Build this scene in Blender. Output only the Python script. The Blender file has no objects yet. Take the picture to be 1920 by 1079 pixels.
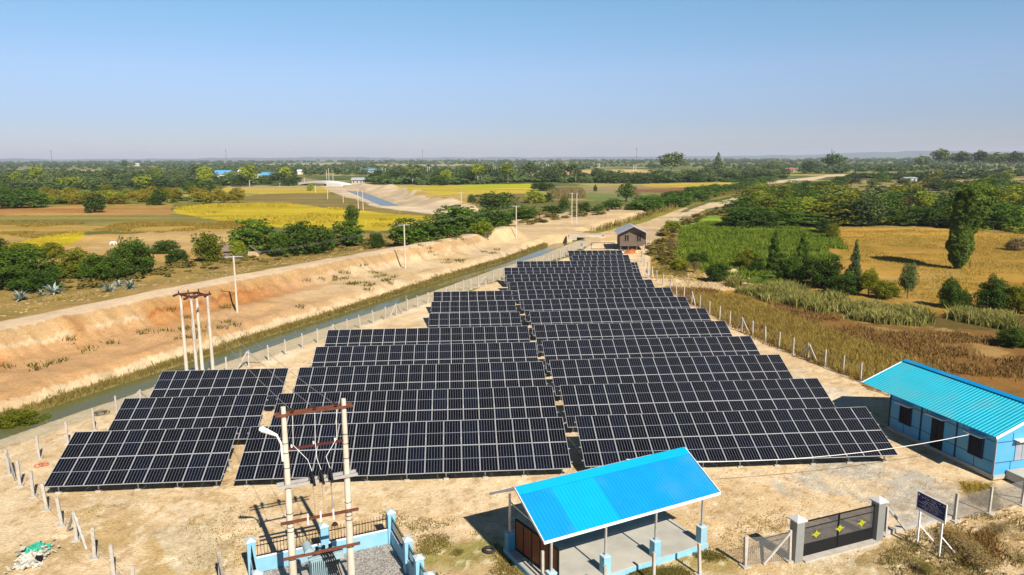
import bpy, math, random
import numpy as np
from mathutils import Vector, Matrix
random.seed(7); RNG = np.random.default_rng(7)
sc = bpy.context.scene; COL = sc.collection

# ---------------------------------------------------------------- camera
F, H, PITCH, ROLL = 1381.26, 19.98, 0.1735, 0.004335        # focal length in pixels of a 1920 wide picture, height in metres
FW = np.array([0, math.cos(PITCH), -math.sin(PITCH)]); r0 = np.array([1., 0, 0]); u0 = np.cross(r0, FW)
RT = r0*math.cos(ROLL)-u0*math.sin(ROLL); UP = u0*math.cos(ROLL)+r0*math.sin(ROLL)
cd = bpy.data.cameras.new('camera'); cam = bpy.data.objects.new('camera', cd); COL.objects.link(cam)
cd.sensor_width = 36; cd.lens = F/1920*36; cd.clip_start = .5; cd.clip_end = 40000
mw = Matrix.Identity(4)
for i in range(3):
    mw[i][0] = RT[i]; mw[i][1] = UP[i]; mw[i][2] = -FW[i]
mw[2][3] = H; cam.matrix_world = mw; sc.camera = cam

# ---------------------------------------------------------------- light
SUN_AZ, SUN_EL = math.radians(152), math.radians(40.5)      # bearing clockwise from +Y
sd = Vector((math.sin(SUN_AZ)*math.cos(SUN_EL), math.cos(SUN_AZ)*math.cos(SUN_EL), math.sin(SUN_EL)))
sl = bpy.data.lights.new('sun', 'SUN'); sl.energy = 5.0; sl.angle = math.radians(.5); sl.color = (1, .92, .80)
so = bpy.data.objects.new('sun', sl); COL.objects.link(so); so.rotation_euler = sd.to_track_quat('Z', 'Y').to_euler()
W = bpy.data.worlds.new('World'); sc.world = W; W.use_nodes = True; nt = W.node_tree
bg = nt.nodes['Background']; sky = nt.nodes.new('ShaderNodeTexSky'); sky.sky_type = 'NISHITA'; sky.sun_disc = False
sky.sun_elevation = SUN_EL; sky.sun_rotation = SUN_AZ; sky.altitude = 100; sky.air_density = 1.0; sky.dust_density = 0.1; sky.ozone_density = 2.0
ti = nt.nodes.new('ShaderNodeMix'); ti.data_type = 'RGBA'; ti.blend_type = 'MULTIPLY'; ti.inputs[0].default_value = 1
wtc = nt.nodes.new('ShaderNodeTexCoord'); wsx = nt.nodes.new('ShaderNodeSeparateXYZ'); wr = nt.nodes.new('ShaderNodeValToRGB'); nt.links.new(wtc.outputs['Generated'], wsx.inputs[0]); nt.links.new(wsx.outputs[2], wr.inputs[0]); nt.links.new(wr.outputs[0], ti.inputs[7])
# standard sky tinted duller and bluer low down, darkened overhead to weaken shadow fill
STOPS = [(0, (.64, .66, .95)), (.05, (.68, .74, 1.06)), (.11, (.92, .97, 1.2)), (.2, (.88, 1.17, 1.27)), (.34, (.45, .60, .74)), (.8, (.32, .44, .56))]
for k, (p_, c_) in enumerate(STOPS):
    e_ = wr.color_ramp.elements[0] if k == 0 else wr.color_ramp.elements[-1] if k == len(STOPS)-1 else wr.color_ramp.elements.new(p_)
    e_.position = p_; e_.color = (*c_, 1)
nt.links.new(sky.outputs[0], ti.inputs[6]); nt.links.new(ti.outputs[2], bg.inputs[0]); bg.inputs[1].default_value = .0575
sc.view_settings.view_transform = 'Standard'; sc.view_settings.look = 'None'; sc.view_settings.exposure = 0.72; sc.view_settings.gamma = 1
sc.cycles.use_denoising = True; sc.cycles.max_bounces = 6; sc.cycles.transparent_max_bounces = 8; sc.cycles.volume_bounces = 0
EXPO = 1.55      # how bright a white level surface reads, for choosing true surface colours
HAZE = 0.00008

def lin(c): return tuple(((v/255+.055)/1.055)**2.4 if v > 10.3 else v/255/12.92 for v in c)
def S(r, g, b, k=EXPO): return tuple(v/k for v in lin((r, g, b)))

# ---------------------------------------------------------------- picking points of the place
def ray(px, py): return FW+RT*(px-960)/F-UP*(py-539.5)/F
def unp(px, py, z=0.):
    d = ray(px, py); t = (z-H)/d[2]; return np.array([0, 0, H])+d*t
def proj(P):
    d = np.asarray(P, float)-np.array([0, 0, H]); z = d@FW; return 960+F*(d@RT)/z, 539.5-F*(d@UP)/z, z

LIP = np.array([[-70, -20], [-50, 18], [-37.3, 50.9], [-36.0, 54.1], [-34.7, 57.4], [-33.4, 60.0], [-32.0, 63.6], [-27.0, 75.4], [-22.8, 86.1], [-16.9, 98.9],
                [-12.0, 111.2], [-3.4, 132.6], [5.9, 152.2], [12.6, 171.0], [16.5, 181], [20, 190], [60, 262]])
def perp(x, y):
    x = np.asarray(x, float); y = np.asarray(y, float)
    best = np.full(x.shape, 1e9); sg = np.ones(x.shape); tt = np.zeros(x.shape); acc = 0
    for a, b in zip(LIP[:-1], LIP[1:]):
        d = b-a; L = np.hypot(*d); d = d/L
        t = np.clip((x-a[0])*d[0]+(y-a[1])*d[1], 0, L)
        ex = x-a[0]-t*d[0]; ey = y-a[1]-t*d[1]; dist = np.hypot(ex, ey); m = dist < best
        best = np.where(m, dist, best); sg = np.where(m, np.sign(d[0]*ey-d[1]*ex), sg); tt = np.where(m, acc+t, tt); acc += L
    return best*sg, tt
def sm(a, b, v): t = np.clip((v-a)/(b-a), 0, 1); return t*t*(3-2*t)
def _h(ix, iy, s):
    n = (ix*374761393+iy*668265263+s*974634777) & 0xffffffff
    n = ((n ^ (n >> 13))*1274126177) & 0xffffffff
    return ((n ^ (n >> 16)) & 0xffff)/65535.
def vn(x, y, s=0):
    x = np.asarray(x, float); y = np.asarray(y, float)
    ix = np.floor(x).astype(np.int64); iy = np.floor(y).astype(np.int64); fx = x-ix; fy = y-iy
    fx = fx*fx*(3-2*fx); fy = fy*fy*(3-2*fy)
    return (_h(ix, iy, s)*(1-fx)+_h(ix+1, iy, s)*fx)*(1-fy)+(_h(ix, iy+1, s)*(1-fx)+_h(ix+1, iy+1, s)*fx)*fy
def fbm(x, y, s=0, o=3):
    r = 0; a = .5
    for k in range(o): r = r+a*(vn(x*2**k, y*2**k, s+k)-.5); a *= .5
    return r*2
PS = [-1e4, 0, .5, 1.6, 3, 6.6, 7.8, 8.8, 9.8, 11, 14, 18, 19, 22, 22.6, 26, 27, 34, 50, 100, 1e4]
PZ = [0, 0, -.25, -1.9, -2.6, -2.6, -1.5, -1.2, -.55, -.05, .05, .4, .6, 2.85, 3, 3, 2.9, 1.9, .8, .2, 0]
C2 = None
def polydist(P, x, y):
    best = np.full(np.shape(x), 1e9)
    for a, b in zip(P[:-1], P[1:]):
        a = np.array(a[:2]); b = np.array(b[:2]); d = b-a; L2 = d@d
        t = np.clip(((x-a[0])*d[0]+(y-a[1])*d[1])/L2, 0, 1); best = np.minimum(best, np.hypot(x-a[0]-t*d[0], y-a[1]-t*d[1]))
    return best
CAN2 = [unp(*p) for p in ((655, 354), (690, 367), (738, 386))]
RIDGE = [unp(*p, 2) for p in ((655, 348), (720, 352), (790, 366), (850, 382), (880, 390))]
CAN3 = [unp(*p) for p in ((1100, 434), (1180, 410), (1250, 388), (1330, 367), (1400, 352))]
def terrain(x, y):
    x = np.asarray(x, float); y = np.asarray(y, float)
    s, t = perp(x, y); k = np.interp(y, [0, 108, 145, 178], [1, 1, .74, .62])
    s2 = np.where(s > 9, 9+(s-9)/k, s)
    z = np.interp(s2, PS, PZ)
    slope = np.exp(-((s2-20.3)/2.2)**2)+.5*np.exp(-((s2-10.2)/1.3)**2)
    z = z+slope*(fbm(t*.45, s*.12, 3)*.75+fbm(t*1.5, s*.15, 13, 2)*.5)+sm(10, 13, s2)*(1-sm(17, 19, s2))*fbm(x*.3, y*.3, 5)*.45
    z = z+sm(26, 29, s2)*(1-sm(60, 90, s2))*fbm(x*.22, y*.22, 8)*.6
    w = sm(187, 193, y)
    z = z*(1-w)+w*(.45*(1-sm(300, 700, y)))
    z = z+.05*fbm(x*.35, y*.35, 1)*(s < 0)+sm(4, 20, -s)*sm(26, 30, x)*fbm(x*.12, y*.12, 11)*.25
    d2 = polydist(CAN2, x, y); z = z-1.3*(1-sm(3, 7, d2)); z = z+2.6*(1-sm(2, 13, polydist(RIDGE, x, y)))*(1+fbm(x*.08, y*.08, 4)*1.2)
    z = z-.9*(1-sm(1.5, 4, polydist(CAN3, x, y)))*w
    return z
def G(px, py):
    z = 0.
    for _ in range(12): P = unp(px, py, z); z = .5*z+.5*float(terrain(P[0], P[1]))
    P = unp(px, py, z); return np.array([P[0], P[1], float(terrain(P[0], P[1]))])
def TZ(x, y): return float(terrain(x, y))
def hz(P, py):           # height above P whose picture row is py
    lo, hi = 0., 30.
    for _ in range(30):
        m = (lo+hi)/2
        if proj((P[0], P[1], P[2]+m))[1] > py: lo = m
        else: hi = m
    return lo

# ---------------------------------------------------------------- materials
def NM(name):
    m = bpy.data.materials.new(name); m.use_nodes = True; t = m.node_tree
    return m, t, t.nodes['Principled BSDF'], t.nodes.new, t.links.new
def M(name, col, rough=.8, var=.12, scale=4., bump=0., metal=0., spec=.35, fine=0., dirt=None, stretch=None):
    m, t, b, N, L = NM(name)
    b.inputs['Roughness'].default_value = rough; b.inputs['Metallic'].default_value = metal; b.inputs['Specular IOR Level'].default_value = spec
    tc = N('ShaderNodeTexCoord'); src = tc.outputs['Object']
    if stretch:
        mp = N('ShaderNodeMapping'); mp.inputs['Scale'].default_value = stretch; L(src, mp.inputs[0]); src = mp.outputs[0]
    n = N('ShaderNodeTexNoise'); n.inputs['Scale'].default_value = scale; n.inputs['Detail'].default_value = 6; L(src, n.inputs['Vector'])
    mr = N('ShaderNodeMapRange'); mr.inputs[1].default_value = .3; mr.inputs[2].default_value = .7; mr.inputs[3].default_value = 1-var; mr.inputs[4].default_value = 1+var
    L(n.outputs[0], mr.inputs[0])
    oi = N('ShaderNodeObjectInfo'); r2 = N('ShaderNodeMapRange'); r2.inputs[3].default_value = 1-var*.6; r2.inputs[4].default_value = 1+var*.6; L(oi.outputs['Random'], r2.inputs[0])
    mu = N('ShaderNodeMath'); mu.operation = 'MULTIPLY'; L(mr.outputs[0], mu.inputs[0]); L(r2.outputs[0], mu.inputs[1])
    vm = N('ShaderNodeVectorMath'); vm.operation = 'SCALE'; vm.inputs[0].default_value = col; L(mu.outputs[0], vm.inputs['Scale'])
    out = vm.outputs[0]
    if dirt:
        n3 = N('ShaderNodeTexNoise'); n3.inputs['Scale'].default_value = scale*.37; n3.inputs['Detail'].default_value = 8; L(src, n3.inputs['Vector'])
        m3 = N('ShaderNodeMapRange'); m3.inputs[1].default_value = .48; m3.inputs[2].default_value = .68; m3.inputs[4].default_value = dirt[1]; L(n3.outputs[0], m3.inputs[0])
        mx = N('ShaderNodeMix'); mx.data_type = 'RGBA'; L(m3.outputs[0], mx.inputs[0]); L(out, mx.inputs[6]); mx.inputs[7].default_value = (*dirt[0], 1); out = mx.outputs[2]
    L(out, b.inputs['Base Color'])
    if bump:
        n2 = N('ShaderNodeTexNoise'); n2.inputs['Scale'].default_value = fine or scale*5; n2.inputs['Detail'].default_value = 5; L(src, n2.inputs['Vector'])
        bp = N('ShaderNodeBump'); bp.inputs['Distance'].default_value = bump; bp.inputs['Strength'].default_value = .8; L(n2.outputs[0], bp.inputs['Height']); L(bp.outputs[0], b.inputs['Normal'])
    return m
def leafmat(name, c1, c2, trans=.25):
    m, t, b, N, L = NM(name)
    at = N('ShaderNodeAttribute'); at.attribute_name = 'tint'; oi = N('ShaderNodeObjectInfo')
    mx = N('ShaderNodeMix'); mx.data_type = 'RGBA'; mx.inputs[6].default_value = (*c1, 1); mx.inputs[7].default_value = (*c2, 1)
    ad = N('ShaderNodeMath'); ad.operation = 'MULTIPLY_ADD'; L(oi.outputs['Random'], ad.inputs[0]); ad.inputs[1].default_value = .45; ad.inputs[2].default_value = -.22
    a2 = N('ShaderNodeMath'); a2.operation = 'ADD'; a2.use_clamp = True; L(ad.outputs[0], a2.inputs[0]); L(at.outputs['Fac'], a2.inputs[1]); L(a2.outputs[0], mx.inputs[0])
    L(mx.outputs[2], b.inputs['Base Color']); b.inputs['Roughness'].default_value = .75; b.inputs['Specular IOR Level'].default_value = .2
    tr = N('ShaderNodeBsdfTranslucent'); L(mx.outputs[2], tr.inputs[0]); ms = N('ShaderNodeMixShader'); ms.inputs[0].default_value = trans
    L(b.outputs[0], ms.inputs[1]); L(tr.outputs[0], ms.inputs[2]); L(ms.outputs[0], t.nodes['Material Output'].inputs[0])
    return m

MT = {}
MT['concrete'] = M('concrete', S(200, 193, 182), .9, .14, 3, .01)
MT['pole'] = M('pole_concrete', S(236, 224, 206), .85, .08, 2, .004, dirt=(S(190, 170, 140), .5))
MT['steel'] = M('galvanised_steel', (.5, .5, .5), .45, .1, 6, metal=.6)
MT['alu'] = M('aluminium_frame', (.42, .43, .45), .45, .05, 6, metal=.2)
MT['rust'] = M('rusty_steel', S(112, 66, 48), .85, .3, 8, .004, dirt=(S(170, 100, 60), .3))
MT['rustdark'] = M('dark_rust', S(92, 40, 36), .8, .25, 8)
MT['black'] = M('black_paint', (.008, .008, .009), .75, .2, 5, spec=.2)
MT['ceramic'] = M('brown_ceramic', (.04, .02, .015), .2, .1, 5)
MT['porcelain'] = M('white_porcelain', (.75, .75, .74), .25, .04, 5)
MT['wire'] = M('wire', (.33, .33, .33), .5, .1, 5, metal=.4)
MT['wirewhite'] = M('white_cable', (.75, .75, .75), .6, .03, 5)
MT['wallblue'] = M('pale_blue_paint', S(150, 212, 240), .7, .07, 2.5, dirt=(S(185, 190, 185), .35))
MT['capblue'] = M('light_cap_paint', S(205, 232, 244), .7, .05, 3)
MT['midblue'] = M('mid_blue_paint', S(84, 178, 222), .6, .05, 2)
MT['roofblue'] = M('blue_roof_sheet', S(10, 160, 232), .42, .05, 1.2, spec=.4, dirt=(S(80, 165, 205), .45))
MT['roofbright'] = M('bright_blue_roof_sheet', S(0, 184, 250), .42, .03, 1.2, spec=.4)
MT['roofcyan'] = M('cyan_roof_sheet', S(20, 196, 224), .4, .06, 1.2, spec=.5, dirt=(S(100, 185, 195), .5))
MT['trim'] = M('white_trim', (.78, .78, .78), .6, .05, 3)
MT['wall'] = M('blue_wall_panel', S(92, 188, 240), .6, .05, 1.5, dirt=(S(140, 180, 195), .5))
MT['joint'] = M('dark_blue_strip', S(22, 62, 110), .6, .1, 3)
MT['bars'] = M('grey_gate_bars', (.11, .11, .115), .5, .1, 3)
MT['glass'] = M('dark_window', (.010, .016, .03), .45, .1, 3, spec=.12)
MT['grille'] = M('grey_shutter', S(168, 176, 190), .6, .1, 3)
MT['slab'] = M('cement_floor', S(196, 192, 180), .85, .14, .9, .01, dirt=(S(226, 218, 200), .7))
MT['wood'] = M('brown_boards', S(120, 72, 44), .7, .25, 2, stretch=(6, 6, .6))
MT['greywood'] = M('weathered_planks', S(128, 112, 98), .9, .25, 2, .01, stretch=(.6, .6, 9))
MT['zinc'] = M('grey_roof_sheet', S(196, 198, 206), .55, .08, 1.5, metal=.1, dirt=(S(140, 132, 128), .5))
MT['pillar'] = M('grey_pillar_paint', S(150, 152, 150), .75, .06, 3)
MT['pillarcap'] = M('pale_pillar_cap', S(226, 226, 224), .75, .04, 3)
MT['yellow'] = M('yellow_star_paint', S(206, 196, 44), .5, .05, 5)
MT['green'] = M('green_star_paint', S(120, 160, 20), .5, .05, 5)
MT['navy'] = M('navy_sign_paint', S(16, 32, 110), .4, .04, 3)
MT['white'] = M('white_paint', (.8, .8, .8), .5, .03, 3)
MT['tgrey'] = M('transformer_paint', S(176, 204, 212), .5, .06, 3)
MT['rubber'] = M('rubber', (.02, .02, .02), .8, .2, 5)
MT['teal'] = M('teal_plastic', S(70, 190, 160), .5, .15, 5)
MT['litter'] = M('pale_rubbish', S(210, 205, 190), .8, .3, 6)
MT['orange'] = M('orange_hose', S(230, 120, 80), .5, .1, 5)
MT['bark'] = M('bark', S(120, 98, 76), .9, .25, 3, .02)
MT['palebark'] = M('pale_bark', S(205, 195, 175), .9, .15, 2, .02)
MT['white_wall'] = M('white_wall', (.72, .72, .7), .8, .06, 1)
MT['cloth'] = M('faded_cloth', S(196, 184, 186), .9, .15, 3)
MT['cream'] = M('cream_concrete', S(232, 214, 184), .85, .1, 1)
MT['pinkroof'] = M('pink_roof', S(176, 104, 104), .6, .1, 1)
MT['farblue'] = M('far_blue_roof', S(110, 180, 225), .5, .08, 1)
MT['tower'] = M('tower_steel', S(130, 130, 145), .6, .05, 1)
MT['rock'] = M('pale_rock', S(206, 178, 136), .95, .2, 3, .02)
LM = {
 'acacia': leafmat('feathery_leaves', S(32, 66, 16), S(116, 150, 42)),
 'column': leafmat('ivy_leaves', S(58, 90, 24), S(158, 180, 70)),
 'bush': leafmat('dark_leaves', S(24, 52, 12), S(100, 130, 34)),
 'yellowtop': leafmat('yellow_green_leaves', S(40, 68, 16), S(168, 170, 36)),
 'orchard': leafmat('yellow_leaves', S(96, 106, 26), S(196, 176, 50)),
 'euca': leafmat('grey_green_leaves', S(58, 80, 42), S(138, 156, 86)),
 'lime': leafmat('lime_leaves', S(88, 116, 24), S(190, 200, 56)),
 'dry': leafmat('dry_twigs', S(96, 84, 48), S(180, 158, 104), .1),
 'reed': leafmat('reeds', S(104, 92, 42), S(178, 158, 84)),
 'gold': leafmat('golden_grass', S(140, 112, 38), S(208, 184, 84)),
 'brown': leafmat('brown_grass', S(134, 100, 52), S(204, 168, 96)),
 'corn': leafmat('corn_leaves', S(92, 104, 36), S(206, 196, 112)),
 'mixgrass': leafmat('mixed_grass', S(128, 96, 44), S(196, 172, 84)),
 'crop': leafmat('crop_leaves', S(48, 82, 14), S(156, 176, 48)),
 'agave': leafmat('agave_leaves', S(120, 142, 132), S(200, 212, 200), .1),
 'far': leafmat('far_leaves', S(36, 62, 28), S(112, 134, 66)),
 'weed': leafmat('weeds', S(96, 96, 36), S(164, 148, 74)),
}

# ---------------------------------------------------------------- tagging and building
def tag(o, label=None, cat=None, group=None, kind=None):
    if label: o['label'] = label
    if cat: o['category'] = cat
    if group: o['group'] = group
    if kind: o['kind'] = kind
    return o
def thing(name, label, cat, loc=(0, 0, 0), rz=0., group=None):
    o = bpy.data.objects.new(name, None); COL.objects.link(o); o.location = [float(v) for v in loc]; o.rotation_euler = (0, 0, rz); o.empty_display_size = .3
    return tag(o, label, cat, group)
def rotm(rx=0, ry=0, rz=0): return Matrix.Rotation(rz, 3, 'Z') @ Matrix.Rotation(ry, 3, 'Y') @ Matrix.Rotation(rx, 3, 'X')
class MB:
    def __init__(s): s.v = []; s.f = []; s.m = []; s.mats = []; s.cur = 0
    def mat(s, m):
        if m not in s.mats: s.mats.append(m)
        s.cur = s.mats.index(m); return s
    def add(s, vs, fs):
        n = len(s.v); s.v += [tuple(float(c) for c in p) for p in vs]; s.f += [tuple(n+i for i in f) for f in fs]; s.m += [s.cur]*len(fs); return s
    def box(s, c, d, r=None):
        pts = []
        for z in (-.5, .5):
            for x, y in ((-.5, -.5), (.5, -.5), (.5, .5), (-.5, .5)):
                p = Vector((x*d[0], y*d[1], z*d[2]))
                if r is not None: p = r @ p
                pts.append(p+Vector([float(q) for q in c]))
        return s.add(pts, [(3, 2, 1, 0), (4, 5, 6, 7), (0, 1, 5, 4), (1, 2, 6, 5), (2, 3, 7, 6), (3, 0, 4, 7)])
    def tube(s, p, q, r, r2=None, n=8, cap=True):
        p = Vector([float(a) for a in p]); q = Vector([float(a) for a in q]); r2 = r if r2 is None else r2
        d = (q-p).normalized(); a = d.orthogonal().normalized(); b = d.cross(a); vs = []
        for c, rr in ((p, r), (q, r2)):
            for i in range(n):
                t = 2*math.pi*i/n; vs.append(c+a*math.cos(t)*rr+b*math.sin(t)*rr)
        fs = [(i, (i+1) % n, n+(i+1) % n, n+i) for i in range(n)]
        if cap: fs += [tuple(range(n))[::-1], tuple(range(n, 2*n))]
        return s.add(vs, fs)
    def path(s, pts, r, n=6):
        for a, b in zip(pts[:-1], pts[1:]): s.tube(a, b, r, n=n)
        return s
    def beam(s, p, q, w, h, up=(0, 0, 1)):
        p = Vector([float(a) for a in p]); q = Vector([float(a) for a in q]); d = (q-p); L = d.length; d.normalize()
        u = Vector(up); sx = d.cross(u)
        if sx.length < 1e-4: sx = d.orthogonal()
        sx.normalize(); uu = sx.cross(d); r = Matrix((d, sx, uu)).transposed()
        return s.box((p+q)/2, (L, w, h), r)
    def cone(s, c, w, h, d=None):           # pyramid cap
        x, y, z = [float(v) for v in c]; d = d or w
        return s.add([(x-w/2, y-d/2, z), (x+w/2, y-d/2, z), (x+w/2, y+d/2, z), (x-w/2, y+d/2, z), (x, y, z+h)], [(3, 2, 1, 0), (0, 1, 4), (1, 2, 4), (2, 3, 4), (3, 0, 4)])
    def build(s, name, parent=None, mat=None, bevel=0., smooth=False):
        me = bpy.data.meshes.new(name); me.from_pydata(s.v, [], s.f)
        if mat is not None: s.mats = [mat]; s.m = [0]*len(s.f)
        for m in s.mats: me.materials.append(m)
        me.polygons.foreach_set('material_index', s.m)
        if smooth: me.polygons.foreach_set('use_smooth', [True]*len(s.f))
        me.update(); o = bpy.data.objects.new(name, me); COL.objects.link(o)
        if parent: o.parent = parent
        if bevel:
            b = o.modifiers.new('bevel', 'BEVEL'); b.width = bevel; b.segments = 2; b.limit_method = 'ANGLE'
        return o
def npmesh(name, V, Fq, mat, attrs=None, parent=None, smooth=False, size=4):
    me = bpy.data.meshes.new(name); n = len(V); k = len(Fq)
    me.vertices.add(n); me.vertices.foreach_set('co', np.ascontiguousarray(V, dtype=np.float32).ravel())
    me.loops.add(k*size); me.loops.foreach_set('vertex_index', np.ascontiguousarray(Fq, dtype=np.int32).ravel())
    me.polygons.add(k); me.polygons.foreach_set('loop_start', np.arange(0, k*size, size, dtype=np.int32))
    if smooth: me.polygons.foreach_set('use_smooth', np.ones(k, dtype=bool))
    for a, (ty, dat) in (attrs or {}).items():
        at = me.attributes.new(a, ty, 'POINT'); at.data.foreach_set('color' if ty == 'FLOAT_COLOR' else 'value', np.ascontiguousarray(dat, dtype=np.float32).ravel())
    me.update(calc_edges=True); me.validate()
    if mat: me.materials.append(mat)
    o = bpy.data.objects.new(name, me); COL.objects.link(o)
    if parent: o.parent = parent
    return o
def inpoly(P, x, y):
    r = np.zeros(np.shape(x), bool); n = len(P); j = n-1
    for i in range(n):
        xi, yi = P[i][0], P[i][1]; xj, yj = P[j][0], P[j][1]
        c = ((yi > y) != (yj > y)) & (x < (xj-xi)*(y-yi)/(yj-yi+1e-12)+xi); r ^= c; j = i
    return r

# ================================================================ GROUND
ang = np.radians(np.concatenate([np.arange(-180, -50, 4), np.arange(-50, -38, .5), np.arange(-38, 38, .155), np.arange(38, 50, .5), np.arange(50, 181, 4)]))
rad = np.concatenate([[0.5, 4, 8, 12, 16, 20], np.geomspace(23, 300, 420), np.geomspace(302, 13000, 330)])
RR, AA = np.meshgrid(rad, ang, indexing='ij'); GX = RR*np.sin(AA); GY = RR*np.cos(AA); GZ = terrain(GX, GY)
X = GX.ravel(); Y = GY.ravel(); R_ = RR.ravel(); sS, tT = perp(X, Y)
kk = np.interp(Y, [0, 108, 145, 178], [1, 1, .74, .62]); s2 = np.where(sS > 9, 9+(sS-9)/kk, sS)
# ragged coordinates so that no field edge is ruler straight
amp = np.clip(R_*.006, .25, 30); JX = X+amp*fbm(X/amp*.35, Y/amp*.35, 21)*1.6; JY = Y+amp*fbm(X/amp*.35, Y/amp*.35, 31)*1.6
colr = np.empty((len(X), 3)); colr[:] = S(120, 122, 66)
far = sm(500, 3000, R_)[:, None]; colr = colr*(1-far)+np.array(S(122, 134, 84))*far
mott = fbm(X/90, Y/40, 40)[:, None]; colr = np.where((mott > .12) & (R_[:, None] > 350), np.array(S(176, 168, 96)), colr); colr = np.where((mott < -.12) & (R_[:, None] > 350), np.array(S(84, 104, 52)), colr)
def blend(m, c, a=1.):
    m = (np.asarray(m, float)*a)[:, None]; global colr; colr = colr*(1-m)+np.array(c)*m
SAND = S(230, 204, 164); SAND2 = S(216, 186, 136); PALE = S(236, 216, 184); ORANGE = S(172, 104, 44); TAN = S(204, 172, 112)
# left side of the canal
band = (s2 > 0) & (Y < 196) & (Y > -60)
blend(band & (s2 > 26), S(176, 148, 84))
blend(band & (s2 <= 27), SAND)
blend(band*sm(.05, .35, fbm(X*.15, Y*.15, 50)+.1)*(s2 > 10)*(s2 < 19), SAND2, .8)
redm = np.clip(np.exp(-((s2-19.8)/2.0)**2)*1.5, 0, 1)*sm(-.16, .10, fbm(tT*.09, s2*.06, 55)+.05)*sm(-150, -70, -Y+0*Y)*band
blend(np.clip(redm*1.6, 0, 1)*(1-sm(100, 128, Y)), ORANGE, .95); rill = sm(.0, .35, fbm(tT*1.3, s2*.1, 57, 3)); blend(rill*band*(np.exp(-((s2-20)/2.2)**2)+.8*np.exp(-((s2-10.2)/1.3)**2)), S(190, 150, 100), .5); blend(band*(s2 > 10)*(s2 < 20)*(1-sm(85, 125, Y)), S(204, 154, 98), .75)
blend(band & (s2 > 6.2) & (s2 < 8.9), S(130, 116, 60), .9); blend(band & (s2 > .9) & (s2 <= 6.2), S(110, 100, 60), .9)
blend(band*(s2 > 20.5)*(s2 < 22.3), S(200, 160, 106), .7); blend(band*sm(22.2, 22.8, s2)*(1-sm(25.6, 26.4, s2)), S(240, 212, 176))
blend(band*(np.exp(-((s2-23.3)/.25)**2)+np.exp(-((s2-24.9)/.25)**2)), S(236, 210, 172), .6)
blend(band*sm(26, 27, s2)*(1-sm(30, 34, s2))*sm(-.2, .2, fbm(X*.2, Y*.2, 60)), S(190, 154, 98), .9)
blend(band*sm(27, 29, s2)*(1-sm(36, 44, s2))*sm(.0, .3, fbm(X*.35, Y*.35, 66)), S(150, 136, 66), .7)
# solar site
site = [(-70, -30), (-40, 40), (-30, 62), (-20, 84), (-10, 105), (2, 128), (14, 156), (22, 180), (34, 180), (30, 150), (28.5, 128), (27, 105), (27.5, 92), (30, 75), (33, 62), (50, 50), (60, 20), (40, -30)]
blend((s2 <= 0) & (Y < 196) & inpoly(site, JX, JY), SAND)
blend((s2 <= 0) & (s2 > -5) & (Y < 180) & (Y > 20), PALE, .75)
nearm = (s2 <= 0) & inpoly(site, JX, JY)
blend(nearm*sm(.0, .25, fbm(X*.22, Y*.22, 70, 4)), S(210, 178, 130), .6)
blend(nearm*sm(.1, .3, fbm(X*.5, Y*.5, 75, 4)), S(190, 160, 110), .25)
blend(nearm*(Y < 36.5)*sm(-.12, .15, fbm(X*.3, Y*.3, 78, 4)), S(176, 152, 98), .6)
def paint(pts, c, a=1., soft=0., z=None):
    P = [(unp(*p, z) if z is not None else G(*p))[:2] for p in pts]; P = np.array(P)
    lo = P.min(0)-60; hi = P.max(0)+60; bb = (X > lo[0]) & (X < hi[0]) & (Y > lo[1]) & (Y < hi[1])
    m = np.zeros(len(X)); idx = np.where(bb)[0]; m[idx] = inpoly(P, JX[idx], JY[idx]); 
    if soft: m[idx] *= sm(-soft, soft, fbm(X[idx]*.4, Y[idx]*.4, 80, 4)+.05)
    blend(m, c, a); return P
# gravel patches, dry turf near the camera
paint([(1440, 905), (1520, 870), (1640, 862), (1790, 905), (1860, 935), (1800, 960), (1700, 990), (1650, 960), (1600, 930), (1480, 935)], S(196, 188, 172), .95, .25)
paint([(1480, 985), (1640, 1015), (1700, 1079), (1440, 1079)], S(214, 200, 172), .7, .3)
paint([(120, 960), (420, 920), (520, 1000), (450, 1079), (240, 1079), (160, 1030)], S(196, 166, 112), .7, .15)
paint([(280, 990), (420, 975), (440, 1060), (330, 1079)], S(216, 200, 168), .7, .2)
paint([(560, 740), (850, 600), (950, 560), (880, 560), (560, 690)], PALE, .5, .3)
paint([(1490, 690), (1600, 735), (1650, 760), (1560, 770), (1480, 700)], S(214, 204, 186), .7, .3)
paint([(1750, 985), (1930, 940), (1930, 1085), (1680, 1085), (1600, 1060), (1660, 1010)], S(150, 126, 72), .9, .35)
paint([(1800, 900), (1862, 905), (1875, 960), (1830, 950), (1785, 925)], S(176, 146, 84), .9)
paint([(1180, 1060), (1320, 1035), (1440, 1079), (1180, 1085)], S(160, 142, 78), .9, .3)
paint([(790, 1010), (900, 1000), (960, 1040), (1010, 1085), (800, 1085)], S(150, 144, 76), .9, .25)
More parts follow.
